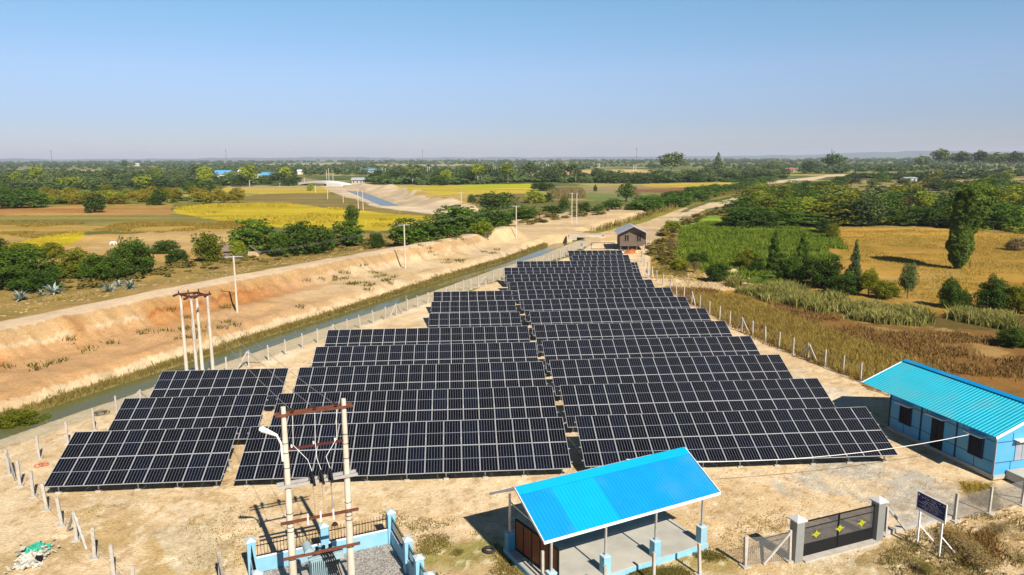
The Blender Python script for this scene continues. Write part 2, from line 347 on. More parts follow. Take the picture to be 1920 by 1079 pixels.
# right of the fence
paint([(1218, 520), (1400, 508), (2350, 590), (2350, 900), (2000, 800), (1800, 735), (1700, 735), (1640, 735), (1620, 722), (1480, 655), (1330, 585), (1260, 545)], S(150, 112, 60))
paint([(1218, 520), (1330, 515), (1420, 520), (1400, 545), (1300, 545), (1240, 535)], S(226, 196, 148))
paint([(1300, 545), (1380, 545), (1500, 600), (1640, 660), (1760, 690), (1640, 725), (1460, 650), (1330, 585)], S(190, 148, 62), .9)
paint([(1540, 575), (1700, 600), (1890, 640), (1960, 660), (1960, 680), (1800, 665), (1640, 625)], S(196, 158, 98), .8, .15)
paint([(1440, 600), (1560, 612), (1700, 640), (1690, 652), (1500, 625)], S(206, 170, 106), .7, .2)
paint([(1380, 530), (1500, 545), (1700, 592), (1900, 592), (2350, 640), (1700, 612), (1560, 592), (1400, 562)], S(112, 98, 50), .9)
paint([(1215, 430), (1300, 400), (1420, 400), (1560, 420), (1780, 428), (2350, 438), (2350, 590), (1700, 590), (1400, 530), (1215, 522)], S(176, 140, 64))
paint([(1222, 455), (1290, 430), (1320, 530), (1222, 520)], S(172, 152, 84), .8, .3)
paint([(1280, 425), (1330, 412), (1420, 420), (1560, 432), (1600, 470), (1480, 545), (1340, 520), (1262, 480)], S(96, 112, 40))
paint([(1262, 410), (1300, 402), (1345, 405), (1400, 425), (1545, 427), (1560, 436), (1420, 432), (1330, 430), (1250, 425)], S(140, 168, 58))
paint([(1550, 438), (1600, 428), (1790, 430), (2350, 440), (2350, 560), (1760, 580), (1640, 540), (1560, 470)], S(190, 150, 66))
paint([(1790, 530), (2350, 520), (2350, 560), (1800, 560)], S(150, 112, 44), .7, .2)
paint([(1640, 520), (1800, 500), (1830, 560), (1700, 575)], S(204, 170, 100), .7, .2)
paint([(1790, 455), (2350, 440), (2350, 470), (1800, 478)], S(170, 126, 54), .8, .2)
paint([(1520, 435), (1550, 428), (1560, 445), (1540, 452)], S(190, 120, 70), .9)
# bare ground north of the site and the two tracks by the upper canal
paint([(900, 452), (960, 415), (1040, 400), (1150, 390), (1262, 372), (1300, 380), (1240, 440), (1222, 470), (1140, 470), (1080, 450), (980, 465)], S(226, 196, 150))
paint([(1128, 428), (1200, 401), (1290, 376), (1430, 342), (1560, 328), (1610, 326), (1610, 329), (1560, 332), (1470, 347), (1380, 363), (1290, 385), (1225, 408), (1160, 432)], S(232, 206, 166))
paint([(1222, 440), (1250, 415), (1300, 392), (1350, 377), (1420, 360), (1440, 357), (1440, 362), (1380, 378), (1320, 396), (1262, 425), (1228, 450)], S(232, 206, 166))
paint([(1090, 437), (1150, 423), (1250, 387), (1330, 366), (1440, 346), (1440, 353), (1340, 375), (1262, 397), (1190, 422), (1120, 438)], S(150, 142, 60))
paint([(1600, 326.5), (1780, 323.5), (1960, 320.5), (1960, 321.7), (1790, 325), (1610, 328)], S(224, 204, 168))
# left fields
paint([(-60, 470), (0, 462), (180, 440), (480, 432), (480, 480), (360, 490), (180, 490), (0, 520), (-60, 530)], S(206, 168, 100))
paint([(180, 455), (300, 432), (480, 430), (470, 445), (360, 470), (220, 470), (140, 480)], S(212, 178, 118))
paint([(-60, 478), (0, 462), (70, 448), (110, 438), (160, 435), (150, 448), (110, 465), (80, 480), (0, 495), (-60, 505)], S(200, 178, 26))
paint([(-60, 420), (0, 418), (200, 425), (300, 420), (430, 420), (470, 432), (300, 436), (160, 434), (100, 440), (-60, 448)], S(190, 158, 78))
paint([(-60, 405), (300, 402), (370, 406), (440, 418), (430, 424), (300, 421), (180, 424), (-60, 420)], S(158, 146, 76))
paint([(-60, 388), (330, 381), (324, 395), (340, 402), (200, 404), (-60, 404)], S(190, 146, 82))
paint([(-60, 388), (160, 386), (165, 398), (-60, 400)], S(190, 126, 70), .5, .3)
paint([(326, 392), (400, 384), (485, 380), (550, 383), (610, 390), (710, 399), (800, 405), (850, 412), (770, 425), (710, 434), (600, 430), (480, 425), (442, 418), (400, 412), (360, 405), (332, 401)], S(212, 188, 44))
paint([(420, 378), (470, 366), (620, 361), (640, 366), (710, 386), (840, 403), (850, 412), (800, 405), (710, 399), (610, 390), (550, 383), (485, 380)], S(150, 132, 74))
paint([(418, 352), (620, 352), (622, 362), (480, 364), (410, 361)], S(206, 182, 66)); paint([(418, 349), (600, 350), (600, 354), (440, 355)], S(206, 178, 128), .8)
paint([(60, 362), (470, 372), (480, 380), (300, 392), (60, 388)], S(150, 138, 52), .8, .3)
paint([(560, 336), (640, 340), (650, 346), (560, 346)], S(176, 152, 120), .9)
# new canal with its raw banks
paint([(600, 348), (655, 344), (760, 350), (870, 385), (900, 395), (860, 408), (700, 388), (640, 366)], S(222, 198, 162))
paint([(628, 352), (645, 352), (700, 378), (850, 400), (840, 404), (690, 386)], S(228, 208, 176), .9)
paint([(735, 352), (800, 349), (1000, 345), (1000, 352), (1000, 362), (860, 364), (770, 364)], S(206, 184, 62))
paint([(860, 347), (1000, 345), (1000, 352), (900, 355), (850, 352)], S(190, 196, 34), .8)
paint([(775, 365), (860, 364), (990, 362), (990, 370), (900, 385), (870, 384)], S(196, 166, 96))
paint([(880, 366), (1000, 363), (1100, 372), (1000, 386), (880, 382)], S(130, 118, 62), .9)
paint([(975, 326), (1010, 321), (1190, 318), (1225, 320), (1215, 328), (1100, 330), (1000, 333)], S(222, 190, 130))
paint([(1085, 352), (1200, 348), (1290, 350), (1290, 362), (1100, 362)], S(168, 150, 104)); paint([(1190, 355), (1290, 353), (1300, 361), (1180, 362)], S(150, 104, 66))
paint([(1090, 362), (1300, 361), (1280, 372), (1180, 380), (1090, 374)], S(128, 140, 78)); paint([(1200, 346), (1290, 344), (1376, 343), (1376, 349), (1290, 351), (1210, 350)], S(212, 184, 70))
paint([(1030, 362), (1090, 360), (1095, 376), (1030, 376)], S(176, 164, 118), .8)
paint([(1588, 351), (1612, 350), (1612, 354), (1588, 355)], S(214, 170, 100)); paint([(1590, 395), (1700, 392), (1760, 410), (1700, 412), (1600, 405)], S(204, 176, 84))
paint([(1560, 362), (1590, 360), (1590, 400), (1560, 395)], S(176, 150, 110), .8); paint([(1740, 370), (1800, 365), (1800, 385), (1750, 388)], S(170, 148, 110), .7)
for p in ([(30, 318), (270, 320), (270, 324), (30, 323)], [(500, 308), (640, 306), (650, 310), (500, 311)], [(700, 309), (900, 308), (900, 311), (720, 312)], [(200, 321), (240, 320), (240, 324), (205, 325)]):
    paint(p, S(196, 184, 130), .9)
stk = fbm(X/55, Y/7, 111, 4)*sm(130, 220, R_)*(1-.5*sm(1200, 3000, R_)); colr = colr*(1+.42*stk)[:, None]; mo2 = fbm(X/9, Y/9, 117, 3)*(X > 24)*(s2 < 0)*(R_ > 60)*(R_ < 400); colr = colr*(1+np.stack([.30*mo2, .22*mo2, .1*mo2], 1))
rutn = np.abs(np.sin((X*.35+Y*.9+2.5*fbm(X*.08, Y*.08, 97))*1.1)); blend(nearm*(Y < 44)*(rutn < .12)*sm(-.1, .2, fbm(X*.1, Y*.1, 99)), S(190, 156, 108), .45)
spk = fbm(X*2.2, Y*2.2, 101, 3); blend(nearm*sm(.22, .4, spk)*(R_ < 75), S(242, 224, 190), .6); blend(nearm*sm(.22, .4, -spk)*(R_ < 75), S(168, 134, 88), .5)
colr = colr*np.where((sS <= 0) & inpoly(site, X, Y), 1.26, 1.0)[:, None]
THK = [(1400, 424), (1400, 392), (1440, 360), (1590, 336), (1960, 326), (1960, 440), (1850, 438), (1780, 426), (1560, 427)]
paint(THK, S(142, 134, 80)); paint(THK, S(186, 164, 110), .9, .12)
grain = np.clip(1.2-R_/900, .35, 1)
NA, NR = len(ang), len(rad); ii = np.arange((NR-1)*(NA-1)); a_ = ii//(NA-1); b_ = ii % (NA-1); i0 = a_*NA+b_
mg, t, b, N, L = NM('ground')
at = N('ShaderNodeAttribute'); at.attribute_name = 'zone'; gr = N('ShaderNodeAttribute'); gr.attribute_name = 'grain'; tc = N('ShaderNodeTexCoord')
def noise(sc_, det=6, ro=.55):
    n = N('ShaderNodeTexNoise'); n.inputs['Scale'].default_value = sc_; n.inputs['Detail'].default_value = det; n.inputs['Roughness'].default_value = ro; L(tc.outputs['Object'], n.inputs['Vector']); return n.outputs[0]
def mrange(o, a, b2, c, d):
    m = N('ShaderNodeMapRange'); m.inputs[1].default_value = a; m.inputs[2].default_value = b2; m.inputs[3].default_value = c; m.inputs[4].default_value = d; L(o, m.inputs[0]); return m.outputs[0]
def mul(a, b2):
    m = N('ShaderNodeMath'); m.operation = 'MULTIPLY'; L(a, m.inputs[0]); L(b2, m.inputs[1]); return m.outputs[0]
f1 = mrange(noise(.035, 5), .3, .7, .9, 1.1); f2 = mrange(noise(.5, 8, .62), .3, .7, .84, 1.14); f3 = mrange(noise(5, 8, .75), .3, .7, .7, 1.26)
f4 = mrange(noise(1.7, 4), .62, .70, 1., .78)
ff = mul(mul(f1, f2), mul(f3, f4))
vm = N('ShaderNodeVectorMath'); vm.operation = 'SCALE'; L(at.outputs['Color'], vm.inputs[0]); L(ff, vm.inputs['Scale'])
L(vm.outputs[0], b.inputs['Base Color']); b.inputs['Roughness'].default_value = .95; b.inputs['Specular IOR Level'].default_value = .1
bp = N('ShaderNodeBump'); bp.inputs['Distance'].default_value = .12; bp.inputs['Strength'].default_value = .7
ad = N('ShaderNodeMath'); ad.operation = 'ADD'; L(noise(1.6, 10, .7), ad.inputs[0]); L(noise(9, 4, .6), ad.inputs[1]); L(ad.outputs[0], bp.inputs['Height']); L(bp.outputs[0], b.inputs['Normal'])
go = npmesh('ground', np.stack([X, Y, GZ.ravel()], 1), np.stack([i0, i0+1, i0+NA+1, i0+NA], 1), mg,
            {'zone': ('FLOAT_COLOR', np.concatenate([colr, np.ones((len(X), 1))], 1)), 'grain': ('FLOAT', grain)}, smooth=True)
tag(go, kind='structure')

# water
mwt, t, b, N, L = NM('canal_water'); b.inputs['Base Color'].default_value = (.105, .105, .035, 1); b.inputs['Roughness'].default_value = .1; b.inputs['IOR'].default_value = 1.33; b.inputs['Specular IOR Level'].default_value = .3
tc = N('ShaderNodeTexCoord'); n = N('ShaderNodeTexNoise'); n.inputs['Scale'].default_value = 1.2; n.inputs['Detail'].default_value = 4; L(tc.outputs['Object'], n.inputs['Vector'])
bp = N('ShaderNodeBump'); bp.inputs['Distance'].default_value = .02; bp.inputs['Strength'].default_value = .35; L(n.outputs[0], bp.inputs['Height']); L(bp.outputs[0], b.inputs['Normal'])
def strip(name, P, o1, o2, z, mat, kind='structure', n=8):
    P = np.array([p[:2] for p in P], float); V = []; 
    for i, p in enumerate(P):
        d = P[min(i+1, len(P)-1)]-P[max(i-1, 0)]; d = d/np.hypot(*d); nn = np.array([-d[1], d[0]])
        for o in (o1, o2): V.append((*(p+nn*o), z))
    k = len(P); o = npmesh(name, np.array(V), np.array([(2*i, 2*i+1, 2*i+3, 2*i+2) for i in range(k-1)])[:, ::-1], mat); return tag(o, kind=kind)
strip('canal_water', LIP[1:-1], .8, 8.3, -1.55, mwt)
mw2 = M('blue_water', S(122, 126, 126), .25, .05, 1, spec=.25); strip('distant_canal_water', CAN2, -7, 7, -.65, mw2)

# hills on the horizon
hm = M('far_hill', S(92, 108, 84), .95, .2, .002)
th = np.radians(np.arange(-60, 60, .25)); prof = [12500+0*th, 13200+0*th, 16000+0*th]
hh = 38+30*sm(.1, .7, np.sin(th))+45*np.clip(fbm(th*9, th*0, 90, 4)+.1, 0, 1)+16*np.clip(fbm(th*60, th*0, 95, 3), -.3, 1)
hh = hh+34*np.exp(-((th-.52)/.12)**2)*(.6+.4*vn(th*40, th*0, 3))
V = np.concatenate([np.stack([r*np.sin(th), r*np.cos(th), z], 1) for r, z in zip(prof, (-1+0*th, hh, -1+0*th))]); n = len(th)
fq = [(k*n+i, k*n+i+1, (k+1)*n+i+1, (k+1)*n+i) for k in (0, 1) for i in range(n-1)]
tag(npmesh('hills', V, np.array(fq), hm, smooth=True), kind='structure')

# ================================================================ SOLAR ARRAYS
mp, t, b, N, L = NM('solar_glass')
tc = N('ShaderNodeTexCoord'); sx = N('ShaderNodeSeparateXYZ'); L(tc.outputs['Object'], sx.inputs[0]); oi = N('ShaderNodeObjectInfo')
def mth(op, a, v=None, c=None):
    m = N('ShaderNodeMath'); m.operation = op
    for k, q in enumerate((a, v, c)):
        if q is None: continue
        if isinstance(q, (int, float)): m.inputs[k].default_value = q
        else: L(q, m.inputs[k])
    return m.outputs[0]
def linef(src, period, off, halfw):
    a = mth('DIVIDE', mth('ADD', src, off), period); d = mth('ABSOLUTE', mth('SUBTRACT', mth('FRACT', a), .5))     # .5 at a line
    return d
cx = linef(sx.outputs[0], .183, .549+.183*.0, 0); cy = linef(sx.outputs[1], .0925, .0925*12, 0)
vline = mth('GREATER_THAN', cx, .5-.042); hline = mth('GREATER_THAN', cy, .5-.022)
dia = mth('GREATER_THAN', mth('ADD', mth('MULTIPLY', mth('SUBTRACT', cx, .5), 1.), mth('MULTIPLY', mth('SUBTRACT', cy, .5), .5)), -.085)
mid = mth('LESS_THAN', mth('ABSOLUTE', sx.outputs[1]), .014)
bus = mth('GREATER_THAN', linef(sx.outputs[0], .183/9, .549, 0), .44)
edge = mth('GREATER_THAN', mth('ABSOLUTE', sx.outputs[0]), .549)
f = mth('MAXIMUM', mth('MAXIMUM', mth('MULTIPLY', vline, .36), mth('MULTIPLY', hline, .10)), mth('MAXIMUM', mth('MULTIPLY', dia, .5), mth('MAXIMUM', mth('MULTIPLY', mid, .85), mth('MAXIMUM', mth('MULTIPLY', bus, .01), mth('MULTIPLY', edge, .1)))))
cr = N('ShaderNodeMix'); cr.data_type = 'RGBA'; cr.inputs[6].default_value = (.002, .0024, .0042, 1); cr.inputs[7].default_value = (.0025, .004, .010, 1)
L(mth('POWER', oi.outputs['Random'], 2.2), cr.inputs[0])
mx = N('ShaderNodeMix'); mx.data_type = 'RGBA'; L(f, mx.inputs[0]); L(cr.outputs[2], mx.inputs[6]); mx.inputs[7].default_value = (.34, .36, .42, 1); L(mx.outputs[2], b.inputs['Base Color'])
b.inputs['Roughness'].default_value = .16; b.inputs['Specular IOR Level'].default_value = .10
PW, PH, TILT = 1.134, 2.278, .4219
def module_mesh():
    q = MB(); q.mat(mp); q.box((0, 0, 0), (PW-.024, PH-.024, .03)); q.mat(MT['alu'])
    for s in (-1, 1):
        q.box((0, s*(PH/2-.014), -.002), (PW, .028, .04)); q.box((s*(PW/2-.0125), 0, -.0022), (.025, PH-.058, .0396))
    return q
proto = module_mesh().build('solar_panel'); PM = proto.data; bpy.data.objects.remove(proto)
def meshof(q, name): o = q.build(name); m = o.data; bpy.data.objects.remove(o); return m
railM = {}; postM = {}
def inst(name, me, parent, loc, rot=(0, 0, 0)):
    o = bpy.data.objects.new(name, me); COL.objects.link(o); o.parent = parent; o.location = loc; o.rotation_euler = rot; return o
ct, st = math.cos(TILT), math.sin(TILT)
def table(A, n, az, label, group, drop=0, zt=2.576):
    ax = np.array([math.cos(az), math.sin(az)]); ay = np.array([-ax[1], ax[0]]); Lh = n*1.154-.02
    # empty stands under the centre of the array
    dpt = 4.58*ct; c = np.array(A[:2])+ax*Lh/2-ay*dpt/2; o = thing('solar_array', label, 'solar array', (c[0], c[1], 0), az, group)
    for i in range(n):
        x = -Lh/2+PW/2+i*1.154; dz = -.32 if i >= n-drop and drop else 0; dy = -.12 if dz else 0
        for k, s in ((0, 1.141), (1, 3.435)):     # distance down the slope from the top edge
            inst('solar_panel', PM, o, (x, dpt/2-s*ct+dy, zt-s*st+dz+RNG.normal()*.004), (TILT+RNG.normal()*.0015, RNG.normal()*.0012, 0))
    if n not in railM: railM[n] = meshof(MB().mat(MT['steel']).box((0, 0, 0), (Lh+.26, .05, .06)), 'rail')
    for s in (.55, 1.7, 2.85, 4.0): inst('rail', railM[n], o, (0, dpt/2-s*ct+.055*st, zt-s*st-.055*ct), (TILT, 0, 0))
    step = 2.6; k = max(2, int(round(Lh/step))); 
    for nm, s, h in (('front_post', 3.8, 0), ('rear_post', .85, 0)):
        y = dpt/2-s*ct; zz = zt-s*st-.1; key = (nm, round(zz, 2))
        if key not in postM:
            q = MB().mat(MT['steel']); q.box((0, 0, zz/2-.05), (.07, .07, zz+.1)); q.mat(MT['concrete']); q.box((0, 0, .03), (.32, .32, .12)); postM[key] = meshof(q, 'support_post')
        for j in range(k+1): inst('support_post', postM[key], o, (-Lh/2+.5+j*(Lh-1)/k, y, 0))
    y1 = dpt/2-3.8*ct; z1 = zt-3.8*st-.12; y2 = dpt/2-.85*ct; z2 = zt-.85*st-.12
    if 'br' not in postM:
        q = MB().mat(MT['steel']); q.beam((0, y1-.3, z1-.12), (0, y2+.35, z2+.14), .05, .07); q.beam((0, y2, .9), (0, y1+1.25, z1+.42), .04, .04); postM['br'] = meshof(q, 'brace')
    for j in range(k+1): inst('brace', postM['br'], o, (-Lh/2+.5+j*(Lh-1)/k, 0, 0))
    return o
ORD = ['frontmost', 'second', 'third', 'fourth', 'fifth', 'sixth', 'seventh', 'eighth', 'ninth', 'tenth', 'eleventh', 'twelfth', 'thirteenth', 'fourteenth']
RT_ = [((4.27, 48.2), 18), ((3.68, 55.12), 18), ((3.24, 62.38), 18), ((2.86, 69.33), 18), ((2.3, 76.3), 18), ((1.99, 83.19), 18), ((1.34, 90.47), 18), ((.86, 97.34), 18), ((-.43, 103.96), 18), ((-.9, 110.91), 18), ((-1.25, 117.9), 19), ((.81, 125.2), 18), ((10.89, 132.9), 9), ((10.68, 139.7), 9)]
MT_ = [((-17.29, 46.41), 18), ((-17.61, 53.4), 18), ((-18.05, 60.44), 18), ((-18.47, 67.37), 18), ((-19.04, 74.29), 18), ((-9.47, 82.3), 9), ((-9.97, 89.3), 9), ((-10.42, 96.2), 9)]
LT_ = [((-28.46, 45.58), 9), ((-28.73, 52.39), 9), ((-29.27, 59.5), 9)]
for i, (A, n) in enumerate(RT_):
    ex = {0: ', beside the blue pavilion', 13: ', nearest the wooden hut', 12: ', short'}.get(i, '')
    table(A, n, math.radians(4.45 if i < 10 else (2.2 if i < 12 else 2.5)), f'black solar array, {ORD[i]} row of the right block{ex}', 'solar arrays of the right block', drop=1 if i in (10, 11) else 0)
for i, (A, n) in enumerate(MT_):
    ex = {0: ', behind the twin pole frame', 7: ', short and farthest back in it'}.get(i, '')
    table(A, n, math.radians(4.3), f'black solar array, {ORD[i]} row of the middle block{ex}', 'solar arrays of the middle block')
for i, (A, n) in enumerate(LT_):
    table(A, n, math.radians(4.4), f'black solar array, {ORD[i]} row of the short left block' + (', near the four tall poles' if i == 2 else ''), 'solar arrays of the left block')

# ================================================================ FENCES
def fence(name, label, pts, group=None, pw=.13, hgt=1.65, wires=True, mesh=False, base=True, cat='fence'):
    # pts: list of (xyz, strut flag)
    c = pts[0][0]; o = thing(name, label, cat, (c[0], c[1], c[2]), 0, group); c = np.array(c)
    for i, (p, s) in enumerate(pts):
        q = MB().mat(MT['concrete']); l = p-c; tl = RNG.normal(size=2)*.03; tilt = rotm(tl[0], tl[1], .4)
        q.box((l[0]+math.sin(tl[1])*.8, l[1]-math.sin(tl[0])*.8, l[2]+hgt/2-.05), (pw, pw, hgt+.1), tilt)
        if base: q.mat(MT['concrete']).box((l[0], l[1], l[2]+.02), (.42, .42, .12), rotm(0, 0, .3))
        q.build('post', o)
        if s:
            nb = pts[i+1 if i+1 < len(pts) else i-1][0]; pv = pts[i-1 if i else i+1][0]
            for e in ((nb, pv) if s == 2 else (nb,)):
                d = (e-p); d[2] = 0; d = d/np.hypot(*d[:2])
                if s == 3: d = np.array([d[1], -d[0], 0])
                q = MB().mat(MT['concrete']).beam(l+[0, 0, hgt-.12]+d*.06, l+d*1.45+[0, 0, .02], .11, .11); q.build('brace', o)
    if wires:
        q = MB().mat(MT['wire'])
        for z in ((.35, .8, 1.25, 1.55) if not mesh else (.1, 1.5)):
            for (a, _), (b2, _) in zip(pts[:-1], pts[1:]): q.tube(a-c+[0, 0, z], b2-c+[0, 0, z], .006, n=3, cap=False)
        if mesh:
            for (a, _), (b2, _) in zip(pts[:-1], pts[1:]):
                d = b2-a; Ld = np.hypot(*d[:2]); u = d/Ld
                for k in np.arange(-1.4, Ld, .11):
                    for sg in (1, -1):
                        s0, s1 = max(k, 0), min(k+1.4, Ld)
                        if s1 <= s0: continue
                        z0 = .1+(s0-k); z1 = .1+(s1-k)
                        if sg < 0: z0, z1 = 1.6-z0, 1.6-z1
                        q.tube(a-c+u*s0+[0, 0, z0], a-c+u*s1+[0, 0, z1], .007, n=3, cap=False)
        q.build('chain_link' if mesh else 'wire_strands', o)
    return o
g0 = lambda x, y, s=0: (G(x, y), s)
def t0(x, y, s=0, h=1.6):
    P = unp(x, y, h); return (np.array([P[0], P[1], TZ(P[0], P[1])]), s)
def between(a, b, n): return [((a*(n+1-i)+b*i)/(n+1), 0) for i in range(1, n+1)]
A1 = [g0(18, 888, 0), g0(74, 860), g0(128, 832), g0(177, 806), g0(220, 780), t0(261, 732, 2)]
A2 = [t0(423, 670), t0(464, 658, 2), g0(504, 677), g0(536, 666), g0(567.5, 653), g0(596, 644), t0(624, 609, 2), t0(650, 599), g0(676, 616), g0(700, 607), g0(722, 599.5), t0(742.5, 570, 2), g0(764, 584), g0(783, 577), g0(802, 570), t0(820, 550), t0(837.5, 539, 2), t0(853, 533), g0(868, 545), g0(883, 543), g0(897, 537), t0(910, 516.5, 2), g0(924, 528), g0(936, 525)]
A3 = [t0(1019, 481, 2), t0(1027, 479), t0(1035, 476), t0(1043.5, 472.5), t0(1051, 470), t0(1058, 467.5, 2), t0(1065, 464), t0(1072.5, 461), t0(1079, 459)]
fence('canal_fence', 'long line of pale concrete posts along the canal, left of the arrays', A1+between(A1[-1][0], A2[0][0], 4)+A2+between(A2[-1][0], A3[0][0], 10)+A3, 'concrete post fences round the site')
FB = [(1668, 742, 0), (1653, 733, 0), (1613, 716, 0), (1580, 701, 0), (1546, 689, 0), (1515, 676, 2), (1487, 665, 0), (1460, 653, 0), (1435, 642, 0), (1411, 630, 0), (1390, 623, 2), (1368, 611, 0), (1349, 600, 0), (1330, 590, 0), (1312, 578, 0), (1297, 570, 2), (1282, 562, 0), (1268, 553, 0), (1256, 545, 0), (1243, 535, 0), (1232, 527, 0), (1222, 519, 2), (1214, 510, 0), (1208, 500, 0), (1204, 491, 0), (1203, 482, 0), (1207, 474, 2), (1211, 467, 0), (1215, 461, 0), (1218, 455, 0)]
fence('field_fence', 'line of pale concrete posts between the arrays and the brown grass', [g0(*p) for p in FB], 'concrete post fences round the site', hgt=1.75)
fence('corner_fence', 'grey concrete posts running across the bare corner in front, at left', [g0(18, 890, 2), g0(38, 911), g0(63, 932), g0(88, 957), g0(116, 986), g0(144, 1014, 2), g0(177, 1047), g0(214, 1080), t0(245, 1062)], 'concrete post fences round the site', pw=.15)
fence('front_fence', 'braced concrete post at the bottom edge, left of the blue compound', [t0(408, 1037, 2, 1.6), (np.array([-12.9, 30.6, 0.]), 0)], 'concrete post fences round the site', wires=False)
fence('front_fence', 'row of pale posts standing in front of the open pavilion', [t0(1018, 1034), t0(1136, 1066, 0, 1.5), t0(1227, 1042, 0, 1.5), t0(1314, 1022, 0, 1.6), g0(1397, 1062)], 'concrete post fences round the site', wires=False)
gp = unp(1480, 1052, 0)
fence('mesh_fence', 'short chain link panel with a leaning brace, left of the black gate', [g0(1397.5, 1063), (gp, 1)], 'chain link fence sections', mesh=True)
e1 = G(1660, 1004)
fence('mesh_fence', 'sagging fence bay with a leaning strut, right of the gate', [(e1, 1), g0(1789, 977)], 'chain link fence sections', wires=False)
fence('mesh_fence', 'chain link fence with a long brace below the blue control room', [g0(1789.5, 977.5), g0(1854, 963), g0(1915, 947, 1), g0(1990, 925)], 'chain link fence sections', mesh=True)
q = MB().mat(MT['concrete']); a = unp(1650, 1004); b2 = unp(1790, 972); cc = (a+b2)/2; q.beam(a-cc+[0, 0, .1], b2-cc+[0, 0, .1], .3, .3)
tag(q.build('kerb_beam'), 'pale concrete ground beam between the gate and the sign', 'ground beam').location = cc

# ================================================================ GATE
P1 = unp(1491, 1050); P2 = unp(1642, 1011); gd = P2-P1; GL = np.hypot(*gd[:2]); gaz = math.atan2(gd[1], gd[0])
def gate_pillar(P, label):
    o = thing('gate_pillar', label, 'pillar', P, gaz, 'grey pillars of the entrance gate')
    MB().mat(MT['pillar']).box((0, 0, 1.08), (.5, .5, 2.16)).build('shaft', o, bevel=.015)
    MB().mat(MT['pillarcap']).box((0, 0, 2.19), (.66, .66, .07)).cone((0, 0, 2.225), .64, .22).build('cap', o)
    return o
gate_pillar(P1, 'grey gate pillar nearer the pavilion, pyramid cap'); gate_pillar(P2, 'grey gate pillar nearer the blue sign, pyramid cap')
g = thing('entrance_gate', 'black barred double gate with three yellow stars', 'gate', (P1+P2)/2, gaz); hw = GL/2-.3
for s in (-1, 1):
    q = MB().mat(MT['black']); x0, x1 = (.02, hw) if s > 0 else (-hw, -.02); xm = (x0+x1)/2; w = x1-x0
    q.box((xm, 0, .42), (w, .03, .58)); q.box((xm, 0, 1.97), (w, .05, .06)); q.box((xm, 0, .72), (w, .05, .05)); q.box((xm, 0, 1.62), (w, .04, .04)); q.box((xm, 0, .12), (w, .05, .05))
    q.box((x0+.02, .002, 1.05), (.04, .05, 1.9)); q.box((x1-.02, .002, 1.05), (.04, .05, 1.9))
    q.mat(MT['bars'])
    for x in np.arange(x0+.07, x1, .07): q.box((x, .004, 1.35), (.03, .028, 1.26))
    q.build('leaf', g)
for x in (-hw*.62, 0.05, hw*.64):
    q = MB().mat(MT['yellow']); vs = []; fs = []
    for k in range(16):
        a = math.pi*k/8; r = (.29, .12, .17, .12)[k % 4] if k % 4 else (.31 if (k//4) % 2 == 0 else .23)
        vs += [(r*math.cos(a), -.05, r*math.sin(a)), (r*math.cos(a), -.02, r*math.sin(a))]
    n = len(vs); q.add(vs, [tuple(range(0, n, 2)), tuple(range(1, n, 2))[::-1]]+[(2*k, 2*k+1, (2*k+3) % n, (2*k+2) % n) for k in range(n//2)])
    q.mat(MT['green'])
    for dx, dz in ((-.1, .1), (.1, .1), (-.1, -.1), (.1, -.1)): q.tube((dx, -.058, dz), (dx, -.05, dz), .035, n=8)
    q.tube((0, -.06, 0), (0, -.05, 0), .055, n=8); e = q.build('star', g); e.location = (x, -.01, 1.17)
MB().mat(MT['concrete']).box((0, -.1, .03), (GL-.5, .7, .1)).build('threshold', g)

# ================================================================ SIGN
s1 = unp(1718, 1021); s2_ = unp(1759, 1045)
sg = thing('sign_board', 'navy blue sign with white lettering on white legs beside the gate', 'sign', (s1+s2_)/2, 0)
c1 = proj(s1); z_t1 = hz(s1, 925); z_b1 = hz(s1, 958); z_t2 = hz(s2_, 950); z_b2 = hz(s2_, 976)
d = s2_-s1; Ls = np.hypot(*d[:2]); saz = math.atan2(d[1], d[0]); sg.rotation_euler.z = saz
for s in (-1, 1):
    MB().mat(MT['white']).box((s*Ls/2, .05, 1.15), (.08, .06, 2.3)).build('leg', sg); MB().mat(MT['trim']).beam((s*Ls/2, .08, 1.1), (s*Ls/2+.1, 1.1, 0), .06, .05).build('stay', sg)
bw, bh, bz = Ls+.34, .95, 2.4
MB().mat(MT['white']).box((0, .0, bz), (bw+.08, .04, bh+.08)).build('frame', sg)
MB().mat(MT['navy']).box((0, -.025, bz+.06), (bw-.02, .02, bh-.12)).build('panel', sg)
q = MB().mat(MT['white'])
for r_, (zz, a, b3, hgt) in enumerate([(.36, .2, .8, .035), (.27, .16, .86, .045), (.15, .3, .7, .06), (.05, .2, .82, .05), (-.05, .06, .9, .04), (-.14, .24, .78, .04), (-.23, .1, .88, .035), (-.31, .22, .74, .03)]):
    x = a
    while x < b3:
        w = random.uniform(.012, .045)
        if random.random() > .18:
            hh_ = hgt*random.uniform(.6, 1.1); q.box(((x+w/2-.5)*bw, -.038, bz+.04+zz*.95), (w*bw*.8, .004, hh_*.45))
            if random.random() > .4: q.box(((x+w/3-.5)*bw, -.038, bz+.04+zz*.95+hh_*.4), (w*bw*.25, .004, hh_*.4))
        x += w+.006
q.build('lettering', sg)
q = MB().mat(MT['trim']); q.box((-bw*.45, -.038, bz+.36), (.07, .004, .08)); q.build('emblem', sg)
q = MB().mat(MT['yellow']); q.box((bw*.44, -.038, bz+.36), (.06, .004, .09)); q.build('emblem', sg)

